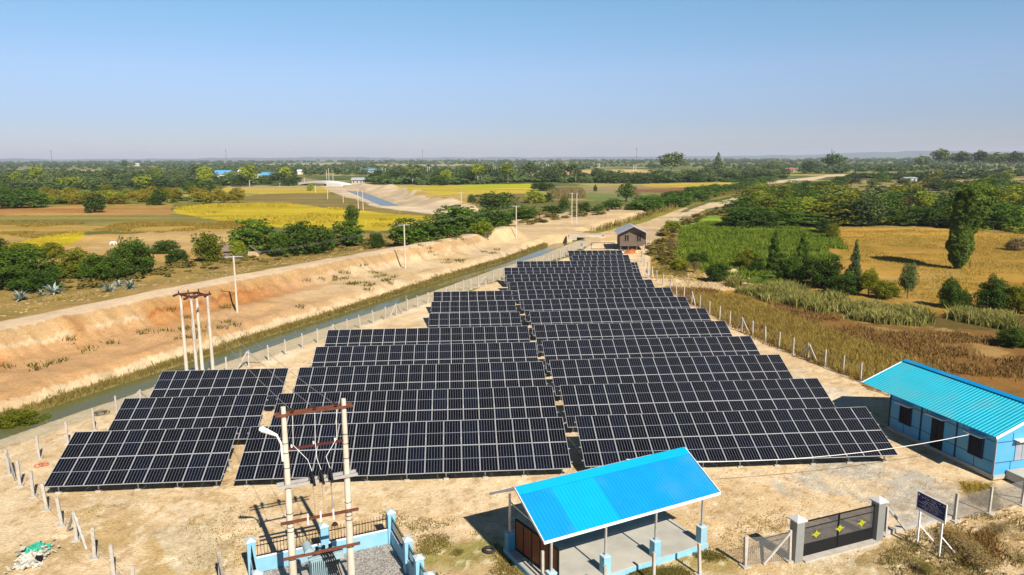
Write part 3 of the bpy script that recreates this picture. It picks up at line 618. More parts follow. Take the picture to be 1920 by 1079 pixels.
# ================================================================ CONTROL ROOM
C0 = np.array([30.15, 43.45, 0.]); C1 = np.array([27.9, 52.15, 0.]); ld = (C1-C0); BL = np.hypot(*ld[:2]); caz = math.atan2(ld[1], ld[0])-math.pi/2
cr_ = thing('control_room', 'blue panelled control room with cyan ribbed roof at right', 'building', C0, caz)   # local: y along the long wall, x away from the arrays
BW, BH, Z0 = 6.6, 2.95, .28
MB().mat(MT['wall']).box((BW/2, BL/2, Z0+(BH-Z0)/2), (BW, BL, BH-Z0)).build('wall', cr_)
MB().mat(MT['slab']).box((BW/2, BL/2, Z0/2+.005), (BW+.16, BL+.16, Z0)).build('plinth', cr_)
q = MB().mat(MT['wall']); RH = 4.42
q.add([(0.003, 0, BH), (BW, 0, BH), (BW/2, 0, RH-.12), (0.003, .12, BH), (BW, .12, BH), (BW/2, .12, RH-.12)], [(0, 1, 2), (5, 4, 3), (0, 2, 5, 3), (1, 4, 5, 2)]); q.build('gable', cr_)
q = MB().mat(MT['wall']); q.add([(0.003, BL-.12, BH), (BW, BL-.12, BH), (BW/2, BL-.12, RH-.12), (0.003, BL, BH), (BW, BL, BH), (BW/2, BL, RH-.12)], [(0, 1, 2), (5, 4, 3), (0, 2, 5, 3), (1, 4, 5, 2)]); q.build('gable', cr_)
q = MB().mat(MT['joint'])
for z in (1.08, 2.42): q.box((-.008, BL/2, z), (.02, BL, .035)); q.box((BW/2, -.008, z), (BW, .02, .03))
for y in (BL/3, 2*BL/3): q.box((-.02, y, (BH+Z0)/2), (.05, .1, BH-Z0))
for y in (BL*.1666, BL*.5, BL*.8333): q.box((-.008, y+.02, .68), (.018, .03, .8)) if abs(y-BL/2) > .5 else None
for y in (BL/3-.5, 2*BL/3-.45): q.box((-.008, y, 2.7), (.018, .03, .5))
for x in (1.2, 3.0, 4.8): q.box((x, -.008, .68), (.03, .018, .8)); q.box((x, -.008, 2.7), (.03, .018, .5))
q.box((-.012, BL-.06, (BH+Z0)/2), (.04, .12, BH-Z0)); q.build('panel_joints', cr_)
MB().mat(MT['grille']).box((-.02, .04, (BH+Z0)/2), (.06, .1, BH-Z0)).build('corner_post', cr_)
for y in (BL/6-.05, BL*5/6-.1):
    w = MB().mat(MT['glass']).box((-.02, y, 1.68), (.05, .98, 1.28)).build('window', cr_)
    fq_ = MB().mat(MT['joint'])
    for dy in (-.52, .52): fq_.box((-.03, y+dy, 1.68), (.09, .06, 1.4))
    for dz in (-.67, .67): fq_.box((-.03, y, 1.68+dz), (.092, 1.0, .06))
    fq_.build('frame', w)
    qq = MB().mat(MT['black'])
    for k in range(5): qq.box((-.05, y-.4+k*.2, 1.68), (.02, .02, 1.26))
    qq.build('bars', w); MB().mat(MT['trim']).box((-.22, y, 2.46), (.46, 1.3, .05)).build('awning', cr_)
dr = MB().mat(MT['glass']).box((-.02, BL/2+.05, 1.33), (.05, 1.02, 2.1)).build('door', cr_)
qq = MB().mat(MT['black']).box((-.05, BL/2+.05, 1.33), (.02, .03, 2.1)); qq.box((-.05, BL/2+.12, 1.25), (.03, .03, .3)); qq.build('handle', dr)
MB().mat(MT['trim']).box((-.22, BL/2+.05, 2.55), (.46, 1.5, .05)).build('awning', cr_)
w = MB().mat(MT['grille']).box((1.98, -.02, 1.75), (1.05, .05, 1.3)).build('window', cr_); MB().mat(MT['pillar']).box((1.98, -.05, 1.75), (.03, .02, 1.3)).build('bars', w); MB().mat(MT['trim']).box((1.98, -.22, 2.5), (1.4, .46, .05)).build('awning', cr_)
w = MB().mat(MT['grille']).box((4.6, -.02, 1.75), (1.05, .05, 1.3)).build('window', cr_); MB().mat(MT['trim']).box((4.6, -.22, 2.5), (1.4, .46, .05)).build('awning', cr_)
MB().mat(MT['slab']).box((3.0, -1.1, .28), (4.2, 2.1, .55)).build('landing', cr_)
def ribbed(q, e0, e1, r0_, r1, period=.28, hgt=.035, th=.012, mats=None):
    # sheet between eave line e0-e1 and ridge line r0-r1, ribs running up the slope
    e0, e1, r0_, r1 = [np.array(v, float) for v in (e0, e1, r0_, r1)]; Lr = np.linalg.norm(e1-e0); n = int(Lr/period)
    nrm = np.cross(e1-e0, r0_-e0); nrm /= np.linalg.norm(nrm); nrm = nrm if nrm[2] > 0 else -nrm
    prof = []
    for k in range(n):
        for f_, h_ in ((0, 0), (.62, 0), (.72, hgt), (.90, hgt)): prof.append(((k+f_)/n, h_))
    prof.append((1, 0))
    for (a, ha), (b_, hb) in zip(prof[:-1], prof[1:]):
        if mats: q.mat(mats(a))
        p = [e0+(e1-e0)*a+nrm*ha, e0+(e1-e0)*b_+nrm*hb, r0_+(r1-r0_)*b_+nrm*hb, r0_+(r1-r0_)*a+nrm*ha]
        q.add([*p, *[v-nrm*(th+h) for v, h in zip(p, (ha, hb, hb, ha))]], [(0, 1, 2, 3), (7, 6, 5, 4), (0, 4, 5, 1), (2, 6, 7, 3)])
    return q
ye0, ye1 = -.35, BL+2.35; ex = -.55; rz = RH+.05; ez = BH+.02
rf = ribbed(MB().mat(MT['roofcyan']), (ex, ye0, ez), (ex, ye1, ez), (BW/2, ye0, rz), (BW/2, ye1, rz), .26, .024).build('roof', cr_)
q = ribbed(MB().mat(MT['roofcyan']), (BW-ex, ye0, ez), (BW-ex, ye1, ez), (BW/2, ye0, rz), (BW/2, ye1, rz), .26, .024); q.build('roof', cr_)
q = MB().mat(MT['roofblue']); q.beam((BW/2-.16, ye0-.02, rz+.02), (BW/2-.16, ye1+.02, rz+.02), .36, .03, (-.35, 0, 1)); q.beam((BW/2+.16, ye0-.02, rz+.02), (BW/2+.16, ye1+.02, rz+.02), .36, .03, (.35, 0, 1)); q.build('ridge_cap', cr_)
q = MB().mat(MT['trim'])
for s in (-1, 1):
    for y_ in (ye0-.03, ye1+.03): MB().mat(MT['trim']).beam((BW/2, y_, rz-.05), (BW/2+s*(BW/2-ex), y_, ez-.05), .03, .18).build('barge_board', cr_)


# ================================================================ PAVILION
pa = math.radians(27.8); O_ = np.array([1.75, 31.15, 0.]); pv = thing('open_pavilion', 'open sided pavilion with bright blue roof on short blue pillars', 'pavilion', O_, pa)
def ploc(x, y, z=0.): return np.array([O_[0]+x*math.cos(pa)-y*math.sin(pa), O_[1]+x*math.sin(pa)+y*math.cos(pa), z])
SL = 9.05; SW = 4.1; sz = .34
MB().mat(MT['wallblue']).box((SL/2, SW/2, sz/2-.02), (SL+.5, SW+.5, sz-.02)).mat(MT['slab']).box((SL/2, SW/2, sz-.02), (SL+.44, SW+.44, .05)).build('floor_slab', pv)
EZ, RZ = 2.92, 4.35
for x in np.linspace(0, SL, 4):
    for y in (0, SW):
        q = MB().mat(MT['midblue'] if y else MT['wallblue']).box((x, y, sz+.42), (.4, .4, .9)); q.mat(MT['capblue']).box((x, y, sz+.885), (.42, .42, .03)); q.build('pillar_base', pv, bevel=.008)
        top = EZ if y == 0 else EZ+.62*(5.45-SW)/2.72*1.0+.1
        MB().mat(MT['steel']).box((x, y, (top+sz+.9)/2), (.09, .09, top-sz-.9)).build('post', pv)
    q = MB().mat(MT['steel']).beam((x, -.1, EZ-.06), (x, 2.65, RZ-.12), .06, .08); q.beam((x, 2.65, RZ-.12), (x, 5.4, EZ-.06), .06, .08); q.beam((x, 0, EZ-.02), (x, SW, EZ-.02), .05, .07); q.build('truss', pv)
mixm = lambda a: MT['roofbright'] if .16 < a < .40 else MT['roofblue']
x0, x1 = -.45, SL+1.0
ribbed(MB(), (x0, -.12, EZ), (x1, -.12, EZ), (x0, 2.65, RZ), (x1, 2.65, RZ), .2, .022, mats=mixm).build('roof', pv)
ribbed(MB().mat(MT['roofblue']), (x0, 5.42, EZ), (x1, 5.42, EZ), (x0, 2.65, RZ), (x1, 2.65, RZ), .2, .022).build('roof', pv)
q = MB().mat(MT['roofbright']); q.beam((x0, 2.43, RZ-.075), (x1, 2.43, RZ-.075), .5, .03, (0, -.5, 1)); q.beam((x0, 2.87, RZ-.075), (x1, 2.87, RZ-.075), .5, .03, (0, .5, 1)); q.build('ridge_cap', pv)
q = MB().mat(MT['trim']); q.box(((x0+x1)/2, -.16, EZ-.06), (x1-x0+.06, .03, .14)); q.box(((x0+x1)/2, 5.46, EZ-.06), (x1-x0+.06, .03, .14)); q.build('fascia', pv)
q = MB().mat(MT['trim'])
for x in (x0-.03, x1+.03):
    for y_ in (-.16, 5.44): MB().mat(MT['trim']).beam((x, 2.65, RZ-.03), (x, y_, EZ-.04), .03, .12).build('barge_board', pv)
# things kept under the pavilion
sc_ = thing('wooden_screen', 'brown wooden board screen standing under the left end of the pavilion roof', 'screen', ploc(.35, 2.0, sz), pa+math.radians(96))
q = MB().mat(MT['wood'])
for k in range(5): q.box((-1.4+k*.7, 0, .95), (.62, .05, 1.5))
q.build('boards', sc_); q = MB().mat(MT['black'])
for k in range(6): q.box((-1.75+k*.7, 0, .9), (.07, .08, 1.7))
q.box((0, 0, 1.72), (3.5, .08, .08)); q.box((0, 0, .12), (3.5, .08, .08)); q.build('frame', sc_)
tr = thing('trestle_stand', 'dark folding stand beside the brown wooden screen', 'stand', ploc(.95, 3.0, sz), .4)
q = MB().mat(MT['rustdark']); q.beam((-.3, -.3, 0), (.1, 0, 1.0), .05, .05); q.beam((.4, -.3, 0), (.1, 0, 1.0), .05, .05); q.beam((.1, .45, 0), (.1, 0, 1.0), .05, .05); q.beam((-.2, -.2, .4), (.3, -.2, .4), .04, .04); q.build('legs', tr)
def torus(q, c, R1, r1, n=20, m=8, sq=1.):
    vs = []; fs = []
    for i in range(n):
        for j in range(m):
            a, bb = 2*math.pi*i/n, 2*math.pi*j/m; vs.append((c[0]+(R1+r1*math.cos(bb))*math.cos(a), c[1]+(R1+r1*math.cos(bb))*math.sin(a), c[2]+r1*math.sin(bb)*sq))
            fs.append((i*m+j, ((i+1) % n)*m+j, ((i+1) % n)*m+(j+1) % m, i*m+(j+1) % m))
    return q.add(vs, fs)
ty = torus(MB(), (0, 0, .08), .26, .09).build('old_tyre', mat=MT['rubber'], smooth=True); ty.location = G(917, 1034); tag(ty, 'old black tyre lying in the grass left of the pavilion', 'tyre')
bi = thing('garden_barrow', 'small dark wheeled frame at the near left corner of the pavilion', 'barrow', G(1006, 1068), .5)
torus(MB(), (0, 0, 0), .26, .024).build('wheel', bi, MT['rubber'], smooth=True).rotation_euler = (math.pi/2, 0, 0); bi.children[0].location = (0, 0, .3)
MB().mat(MT['rustdark']).beam((0, 0, .3), (.8, .1, .6), .04, .04).beam((.8, .1, .6), (.9, .1, 0), .04, .04).beam((.2, 0, .45), (.9, -.2, .7), .04, .04).build('frame', bi)

# ================================================================ BLUE COMPOUND WITH POLE FRAME AND TRANSFORMER
ca = math.radians(24.4)
def cl(u, v, z=0.): # compound frame: u along the back wall, v towards the camera, origin back right corner
    b0 = np.array([-6.42, 36.0]); ux = np.array([math.cos(ca), math.sin(ca)]); vx = np.array([math.sin(ca), -math.cos(ca)]); p = b0+ux*u+vx*v; return np.array([p[0], p[1], z])
comp = thing('blue_compound', 'low pale blue wall topped with black railings round the transformer', 'walled enclosure', cl(-3.4, 3), ca); ci = cl(-3.4, 3)
def L3(P): d = np.array(P)-ci; return (d[0]*math.cos(ca)+d[1]*math.sin(ca), -d[0]*math.sin(ca)+d[1]*math.cos(ca), d[2])
for (u, v) in ((0, 0), (-3.45, 0), (-6.95, 0), (0, 3.1), (0, 4.9), (0, 6.5), (-6.95, 3.1), (-6.95, 6.2), (0, 8.1)):
    x, y, _ = L3(cl(u, v)); q = MB().mat(MT['wallblue']).box((x, y, .86), (.4, .4, 1.72)); q.mat(MT['capblue']).box((x, y, 1.75), (.46, .46, .07)).cone((x, y, 1.785), .44, .13); q.build('pillar', comp, bevel=.01)
for (a, b_) in (((0, 0), (-3.45, 0)), ((-3.45, 0), (-6.95, 0)), ((0, 0), (0, 3.1)), ((0, 3.1), (0, 4.9)), ((0, 4.9), (0, 6.5)), ((0, 6.5), (0, 8.1)), ((-6.95, 0), (-6.95, 3.1)), ((-6.95, 3.1), (-6.95, 6.2))):
    p = np.array(L3(cl(*a))); r = np.array(L3(cl(*b_))); d = (r-p); Ld = np.hypot(*d[:2]); d /= Ld; p2 = p+d*.19; r2 = r-d*.19
    MB().mat(MT['wallblue']).beam(p2+[0, 0, .4], r2+[0, 0, .4], .14, .8).mat(MT['trim']).beam(p2+[0, 0, .815], r2+[0, 0, .815], .16, .03).build('low_wall', comp)
    q = MB().mat(MT['black'])
    for z in (.9, 1.42): q.beam(p2+[0, 0, z], r2+[0, 0, z], .035, .035)
    for t_ in np.arange(.08, Ld-.4, .155): c = p2+d*t_; q.box((c[0], c[1], 1.24), (.022, .022, .78))
    q.build('railing', comp)
mgv, t, b, N, L = NM('pale_gravel'); tc = N('ShaderNodeTexCoord'); vo = N('ShaderNodeTexVoronoi'); vo.inputs['Scale'].default_value = 13; L(tc.outputs['Object'], vo.inputs['Vector'])
cr = N('ShaderNodeValToRGB'); cr.color_ramp.elements[0].color = (*S(120, 108, 98), 1); cr.color_ramp.elements[1].color = (*S(222, 216, 208), 1); L(vo.outputs['Color'], cr.inputs[0]); L(cr.outputs[0], b.inputs['Base Color']); b.inputs['Roughness'].default_value = .9
bp = N('ShaderNodeBump'); bp.inputs['Distance'].default_value = .05; L(vo.outputs['Distance'], bp.inputs['Height']); L(bp.outputs[0], b.inputs['Normal'])
P = [cl(-.1, .1, .06), cl(-6.85, .1, .06), cl(-6.85, 9, .06), cl(-.1, 9, .06)]
tag(MB().add(P+[p-np.array([0, 0, .5]) for p in P], [(0, 1, 2, 3), (1, 0, 4, 5), (2, 1, 5, 6), (3, 2, 6, 7), (0, 3, 7, 4)]).build('gravel_bed', mat=mgv), kind='structure')

HL = np.array([-10., 30.74, 0.]); HR = HL+np.array([math.cos(ca), math.sin(ca), 0])*2.62
hf = thing('pole_frame', 'tall frame of two concrete poles joined by rusty crossbeams', 'utility pole frame', (HL+HR)/2, ca); SP = 2.62
HT = 9.35
for s in (-1, 1): MB().mat(MT['pole']).tube((s*SP/2, 0, -.3), (s*SP/2, 0, HT), .185, .105, 14).build('pole', hf)
zl = lambda py: hz(HL, py)
def rp(z): return .185-.08*z/HT
z_top, z_2, z_3, z_4, z_5 = zl(777), zl(843), zl(909), zl(976), zl(1042)
q = MB().mat(MT['rust'])
for y in (-.17, .17): q.box((0, y, z_top), (SP+.75, .05, .1))
q.build('crossbeam', hf)
MB().mat(MT['rustdark']).box((.0, -.02, z_2), (SP-.1, .08, .1)).build('crossbeam', hf)
q = MB().mat(MT['steel'])
for y in (-.2, .2): q.box((0, y, z_3), (SP+.9, .07, .14))
q.build('crossbeam', hf)
for z in (z_4, z_5): MB().mat(MT['rust']).box((0, -.2, z), (SP+.85 if z > 2 else SP+.2, .08, .12)).build('crossbeam', hf)
q = MB().mat(MT['black'])
for s in (-1, 1):
    for z in (z_5-.15, z_5+1.2, z_4-.3, z_4+.35, z_3+.8, z_2-.15, z_2+.3): q.tube((s*SP/2, 0, z-.012), (s*SP/2, 0, z+.012), rp(z)+.012, n=14)
q.build('bands', hf)
tops = []
for x in (-.95, 0., .95):
    q = MB().mat(MT['ceramic']); q.tube((x, -.17, z_top+.06), (x, -.17, z_top+.2), .05).tube((x, -.17, z_top+.12), (x, -.17, z_top+.16), .09, .07); q.tube((x, -.17, z_top+.2), (x, -.17, z_top+.26), .07, .04)
    q.tube((x, .2, z_top), (x, .52, z_top+.02), .05); [q.tube((x, .26+k*.09, z_top), (x, .3+k*.09, z_top), .1) for k in range(3)]; q.build('insulator', hf); tops.append((x, .54, z_top))
    q = MB().mat(MT['porcelain']).tube((x-.1, 0, z_2+.05), (x-.1, 0, z_2+.17), .04); q.build('insulator', hf)
    # drop fuse hanging off the grey beam
    q = MB().mat(MT['black']); xf = x*.42+.12; q.tube((xf, -.28, z_3+.25), (xf, -.28, z_3+.5), .075); q.tube((xf, -.34, z_3+.42), (xf+.04, -.62, z_3-.02), .06)
    for k in range(4): q.tube((xf, -.28, z_3+.02+k*.1), (xf, -.28, z_3+.05+k*.1), .12, .1)
    q.box((xf, -.25, z_3+.3), (.1, .12, .5)); q.build('fuse', hf)
    q = MB().mat(MT['wirewhite']); q.path([(x, -.17, z_top+.1), (x-.05, -.15, z_2+.2), (xf-.15, -.25, z_3+1.1), (xf, -.28, z_3+.55)], .012); q.build('lead_wire', hf)
    MB().mat(MT['wire']).path([(xf, -.3, z_3-.05), (xf+.05, -.25, z_4+.1)], .012 if x < .5 else .03).build('lead_wire', hf)
    q = MB().mat(MT['porcelain']); q.beam((x*.6, -.28, z_4+.28), (x*.6, -.28, z_4-.24), .045, .06); q.build('arrester', hf)
q = MB().mat(MT['ceramic']).tube((.6, -.3, z_4-.5), (.6, -.3, z_4-.4), .16, .1); q.build('hanging_weight', hf)
q = MB().mat(MT['trim']); q.path([(-SP/2-.16, -.05, z_2-.5), (-SP/2-.18, -.06, z_2+.3), (-SP/2-.35, -.12, z_2+.75)], .045, 8); q.tube((-SP/2-.35, -.12, z_2+.75), (-SP/2-.95, -.35, z_2+1.2), .06, .13, 10); q.tube((-SP/2-.95, -.35, z_2+1.2), (-SP/2-1.05, -.39, z_2+1.25), .13, .08, 10); q.build('street_lamp_arm', hf)

# transformer
tp = unp(606, 1078, .95); tp[2] = .2; tf = thing('transformer', 'pale grey green transformer with black bushings and cooling fins at the frame foot', 'transformer', (tp[0], tp[1], .3), ca)
MB().mat(MT['concrete']).box((0, 0, .2), (1.8, 1.3, 1.0)).build('plinth', tf)
MB().mat(MT['tgrey']).box((0, 0, 1.2), (1.15, .6, 1.0)).box((0, 0, 1.72), (1.3, .72, .06)).build('tank', tf, bevel=.01)
for y_ in (-.42, .42):
    q = MB().mat(MT['tgrey'])
    for k in range(13): q.box((-.54+k*.09, y_, 1.2), (.025, .26, .8))
    q.box((0, y_, .8), (1.12, .2, .03)); q.build('cooling_fins', tf)
MB().mat(MT['tgrey']).tube((-.62, -.35, 2.06), (-.62, .45, 2.06), .2, n=18).box((-.62, 0, 1.85), (.1, .3, .3)).build('oil_tank', tf)
MB().mat(MT['tgrey']).box((.72, -.05, 1.62), (.42, .55, .34)).build('cable_box', tf)
for k in range(3):
    x = -.2+k*.3; q = MB().mat(MT['porcelain']).tube((x, .12, 1.75), (x, .12, 1.9), .07, .05); q.mat(MT['black']); q.tube((x, .12, 1.9), (x, .12, 2.05), .05, .03)
    for j in range(3): q.tube((x, .12, 1.88+j*.06), (x, .12, 1.9+j*.06), .085)
    q.build('bushing', tf)
q = MB().mat(MT['black'])
for k in range(6):
    x = -.1+k*.09; q.path([(x, -.1, 1.8), (x+.05, -.35, 1.78+.04*(k % 3)), (x+.22, -.7, 1.45), (x+.35, -.8, .9)], .03, 7)
q.build('cables', tf)
for (a, z0) in ((np.array([-.95*.42+.12, -.3, 0]), 0),): pass
def wire(name, label, pts, r=.014, sag=.4, group=None, mat='wire', cat='cable'):
    q = MB().mat(MT[mat]); P = []
    for a, b_ in zip(pts[:-1], pts[1:]):
        a = np.array(a, float); b_ = np.array(b_, float)
        for k in range(12):
            t_ = k/12; p = a+(b_-a)*t_; p[2] -= sag*4*t_*(1-t_); P.append(p)
    P.append(np.array(pts[-1], float)); c = P[0].copy(); q.path([p-c for p in P], r, 5); o = q.build(name); o.location = c; return tag(o, label, cat, group)
def hloc(x, y, z): m = (HL+HR)/2; return (m[0]+x*math.cos(ca)-y*math.sin(ca), m[1]+x*math.sin(ca)+y*math.cos(ca), z)

# four tall poles beyond the left block
T4 = [unp(338, 553, 8.3), unp(358, 559, 8.3), unp(368, 550, 8.3), unp(388.5, 555, 8.3)]
c4 = np.mean(T4, 0); fp = thing('four_pole_frame', 'cluster of four tall concrete poles tied by dark beams by the canal', 'utility pole frame', (c4[0], c4[1], 0)); c4[2] = 0
T4 = [t_-c4 for t_ in T4]
for t_ in T4: MB().mat(MT['pole']).tube((t_[0], t_[1], -.2), (t_[0], t_[1], 8.3), .17, .11, 12).build('pole', fp)
q = MB().mat(MT['rustdark'])
def ext(a, b_, e): d = b_-a; d = d/np.linalg.norm(d); return a-d*e, b_+d*e
for (i, j, e) in ((1, 3, .35), (0, 2, .3), (0, 1, .15), (2, 3, .1)):
    a, b_ = ext(T4[i], T4[j], e); a = a.copy(); b_ = b_.copy(); a[2] = b_[2] = 8.35+.06*(i % 2); q.beam(a, b_, .14, .14)
q.build('crossbeam', fp)
for k, (a, b_) in enumerate(((T4[0], T4[2]), (T4[1], T4[3]))):
    for f_ in (-.1, .5, 1.15):
        p = a+(b_-a)*f_; q = MB().mat(MT['ceramic']).tube((p[0], p[1], 8.45), (p[0], p[1], 8.67), .06, .05).tube((p[0]-.1, p[1]-.1, 8.35), (p[0]-.35, p[1]-.35, 8.25), .1); q.build('insulator', fp)
for k, f_ in enumerate((-.1, .5, 1.1)):
    p = T4[1]+(T4[3]-T4[1])*f_+c4; p[2] = 8.4; wire('overhead_wire', None, [p, hloc(-.95+.95*k, .54, z_top)], .013, .5, 'wires between the four poles and the twin pole frame').update_tag()
for o, w in zip([o for o in bpy.data.objects if o.name.startswith('overhead_wire')], ('left', 'middle', 'right')): tag(o, f'{w} one of three thin wires from the four poles to the twin pole frame', 'wire')
wn = ploc(8.2, 5.4, EZ+.1); cnr = C0+np.array([-.0, 0, 0]); wp = C0+(C1-C0)*.16+np.array([-.45, -.1, 2.5])
wire('power_cable', 'white cable swinging from the blue control room to the pavilion', [wp, wn], .019, .75, mat='wirewhite')

# single poles along the canal and far ones
def upole(b, t_, label, arm=True, group='concrete poles along the canal', dz=0, rad_=.15, az=None):
    P = G(*b); h = hz(P, t_[1]); o = thing('utility_pole', label, 'utility pole', P, 0, group); d = (P[1]); r = max(rad_, d*.00042)
    MB().mat(MT['pole']).tube((0, 0, -.3), (0, 0, h), r, r*.7, 10 if d < 250 else 6).build('pole', o)
    if arm:
        a = az if az is not None else .35; q = MB().mat(MT['steel']); u = np.array([math.cos(a), math.sin(a), 0]); q.beam(-u*1.1+[0, 0, h-.12], u*1.1+[0, 0, h-.12], .09, .1)
        q.mat(MT['ceramic'])
        for s in (-1, 0, 1): c = u*s; q.tube(c+[0, 0, h-.05], c+[0, 0, h+.2], .05)
        q.build('crossarm', o)
    return np.array(P)+[0, 0, h+.1]
W1 = upole((445, 586), (443, 480), 'nearest single white pole, casting a shadow on the canal bank')
W2 = upole((760, 504), (760, 421), 'single white pole on the bank right of the feathery trees')
W3 = upole((968, 444), (968, 386), 'single white pole at the bend of the bank, left of the culvert')
for k, dx in enumerate((-1, 0, 1)):
    d = np.array([dx*.94, dx*.34, 0]); wire('bank_wire', f'{("far side", "middle", "near side")[k]} wire strung over the single white poles of the bank', [c4+[-1, 1, 8.6]+d, W1+d, W2+d, W3+d], .007, .6, 'wires along the canal bank', cat='wire')
pairs = [((1072, 421), (1072, 362), 'left pole of the pair standing behind the culvert'), ((1081, 421), (1080, 362), 'right pole of the pair standing behind the culvert'), ((865, 394), (865, 360), 'pole with dark fittings by the raw bank end'),
 ((672, 395), (672, 355), 'left pole of the pair in the brown field by the new canal'), ((681, 395), (680.7, 356), 'right pole of the pair in the brown field by the new canal'),
 ((643.7, 381), (643.7, 359), 'white pole just left of the new canal bank'), ((614.5, 374), (614.5, 355), 'white pole in the brown field below the white bridge'), ((591.7, 362), (591.7, 347), 'short looking pole left of the white bridge'),
 ((571, 346), (571, 333), 'far pole before the bare brown patch'), ((559, 342), (559, 330), 'far pole left of the bare brown patch'), ((554.5, 336), (554.5, 330), 'tiny far pole by the blue roofed sheds'),
 ((612.5, 337), (612.5, 319), 'leftmost of three far poles above the bridge'), ((617, 339), (617, 316), 'tallest and middle of three far poles above the bridge'), ((624.5, 339), (624.5, 326), 'rightmost of three far poles above the bridge'),
 ((717.5, 327), (717.5, 316), 'left far pole by the long white roofed shed'), ((722.5, 327), (722.5, 316), 'right far pole by the long white roofed shed'), ((801.5, 327), (801.3, 312.5), 'left pole of the far pair below the thin left mast'), ((805, 327), (805, 312.5), 'right pole of the far pair below the thin left mast'),
 ((926, 324), (926, 312), 'left pole of the far pair left of the pale orange field'), ((929.5, 324), (929.3, 312), 'right pole of the far pair left of the pale orange field'), ((1024.5, 322), (1024.5, 307), 'left pole of the far pair on the pale orange field'), ((1028, 322), (1027.5, 308), 'right pole of the far pair on the pale orange field'),
 ((1121, 322), (1121, 306), 'left pole of the far pair behind the round green trees'), ((1124, 322), (1124, 306), 'right pole of the far pair behind the round green trees'), ((1188, 322), (1188, 308), 'left pole of the far pair beside the tall mast'), ((1192, 322), (1192, 308), 'right pole of the far pair beside the tall mast')]
for b_, t_, lb in pairs: upole(b_, t_, lb, arm=b_[0] in (1072, 672, 865, 1024.5), group='distant concrete poles')
for i, (x, yb, yt, lb) in enumerate(((98.5, 312, 281, 'leftmost thin mast on the horizon'), (425, 308, 279, 'thin mast on the horizon above the blue roofs'), (792.5, 309, 281, 'faint thin mast on the horizon left of centre'), (1193, 318, 277, 'tallest thin lattice mast on the horizon, right of centre'), (1558, 308, 279, 'rightmost thin mast on the horizon'))):
    P = unp(x, yb); dist = np.hypot(*P[:2]); P = P*(1400/dist) if dist > 1400 else P; P[2] = 0; h = hz_ = 20+(proj((P[0], P[1], 20))[1]-yt)*dist*0
    for hq in np.arange(10, 80, .5):
        if proj((P[0], P[1], hq))[1] <= yt: break
    o = thing('radio_mast', lb, 'mast', P, .4, 'radio masts on the horizon'); w = .55; q = MB().mat(MT['tower']); cs = [(-w, -w), (w, -w), (0, w)]
    for (a, b2) in cs: q.tube((a, b2, 0), (a*.4, b2*.4, hq), .09, n=4)
    for k in range(int(hq//3)):
        z = k*3; f0 = 1-.6*z/hq; f1 = 1-.6*(z+3)/hq
        for j in range(3): a = cs[j]; c = cs[(j+1) % 3]; q.tube((a[0]*f0, a[1]*f0, z), (c[0]*f1, c[1]*f1, z+3), .05, n=3)
    q.build('lattice', o); MB().mat(MT['tower']).tube((0, 0, hq-1), (0, 0, hq+2), .08, n=4).box((0, 0, hq-3), (1.2, 1.2, 1.6)).build('antenna', o)

# ================================================================ WOODEN HUT, CULVERT, BRIDGE, FAR BUILDINGS
hp = np.array([26.5, 160.6, TZ(26.5, 160.6)]); hu = thing('wooden_hut', 'weathered wooden hut on stilts with a grey tin roof behind the arrays', 'hut', hp, math.radians(-3))
hw_, hd_, hb = 5.5, 7.5, .95; eh = 4.0; ph = 5.35
MB().mat(MT['greywood']).box((0, hd_/2, (hb+eh)/2), (hw_, hd_, eh-hb)).build('wall', hu)
MB().mat(MT['greywood']).add([(-hw_/2, .002, eh), (hw_/2, .002, eh), (0, .002, ph-.1), (-hw_/2, hd_, eh), (hw_/2, hd_, eh), (0, hd_, ph-.1)], [(0, 1, 2), (5, 4, 3)]).build('gable', hu)
q = MB().mat(MT['bark'])
for z in np.arange(hb+.1, eh, .24): q.box((0, -.012, z), (hw_, .02, .02)); q.box((hw_/2+.012, hd_/2, z), (.02, hd_, .02))
for x in (-hw_/2, hw_/2): q.box((x, -.02, (hb+eh)/2), (.14, .05, eh-hb))
q.build('plank_edges', hu)
q = MB().mat(MT['zinc'])
for s in (-1, 1): q.add([(s*(hw_/2+.75), -1.3, eh-.35), (s*(hw_/2+.75), hd_+.6, eh-.35), (0, hd_+.6, ph), (0, -1.3, ph), (s*(hw_/2+.75), -1.3, eh-.41), (s*(hw_/2+.75), hd_+.6, eh-.41), (0, hd_+.6, ph-.06), (0, -1.3, ph-.06)], [(0, 1, 2, 3), (7, 6, 5, 4), (0, 3, 7, 4), (0, 4, 5, 1)])
q.build('roof', hu)
for x in (-1.35, 1.3):
    w = MB().mat(MT['black']).box((x, -.03, 2.75), (.9, .05, 1.35)).build('window', hu); qq = MB().mat(MT['greywood'])
    for dx in (-.5, 0, .5): qq.box((x+dx, -.07, 2.75), (.12, .04, 1.45))
    for dz in (-.7, .7): qq.box((x, -.075, 2.75+dz), (1.1, .04, .1))
    qq.build('shutter', w)
for x in (-2.6, -.9, .9, 2.6):
    for y in (.2, hd_-.3): MB().mat(MT['bark']).box((x, y, hb/2), (.2, .2, hb)).build('stilt', hu)
q = MB().mat(MT['bark'])
lum = thing('timber_pile', 'heap of pale timber and red earth in front of the wooden hut', 'timber pile', G(1165, 476), .3)
for k in range(22): a = random.uniform(-.6, .6); c = (random.uniform(-2.2, 1.2), random.uniform(-.8, .8), .15+random.random()*.6); MB().mat(MT['trim'] if k % 3 else MT['bark']).box(c, (random.uniform(1.2, 2.8), .12, .1), rotm(0, random.uniform(-.3, .3), a)).build('plank', lum)
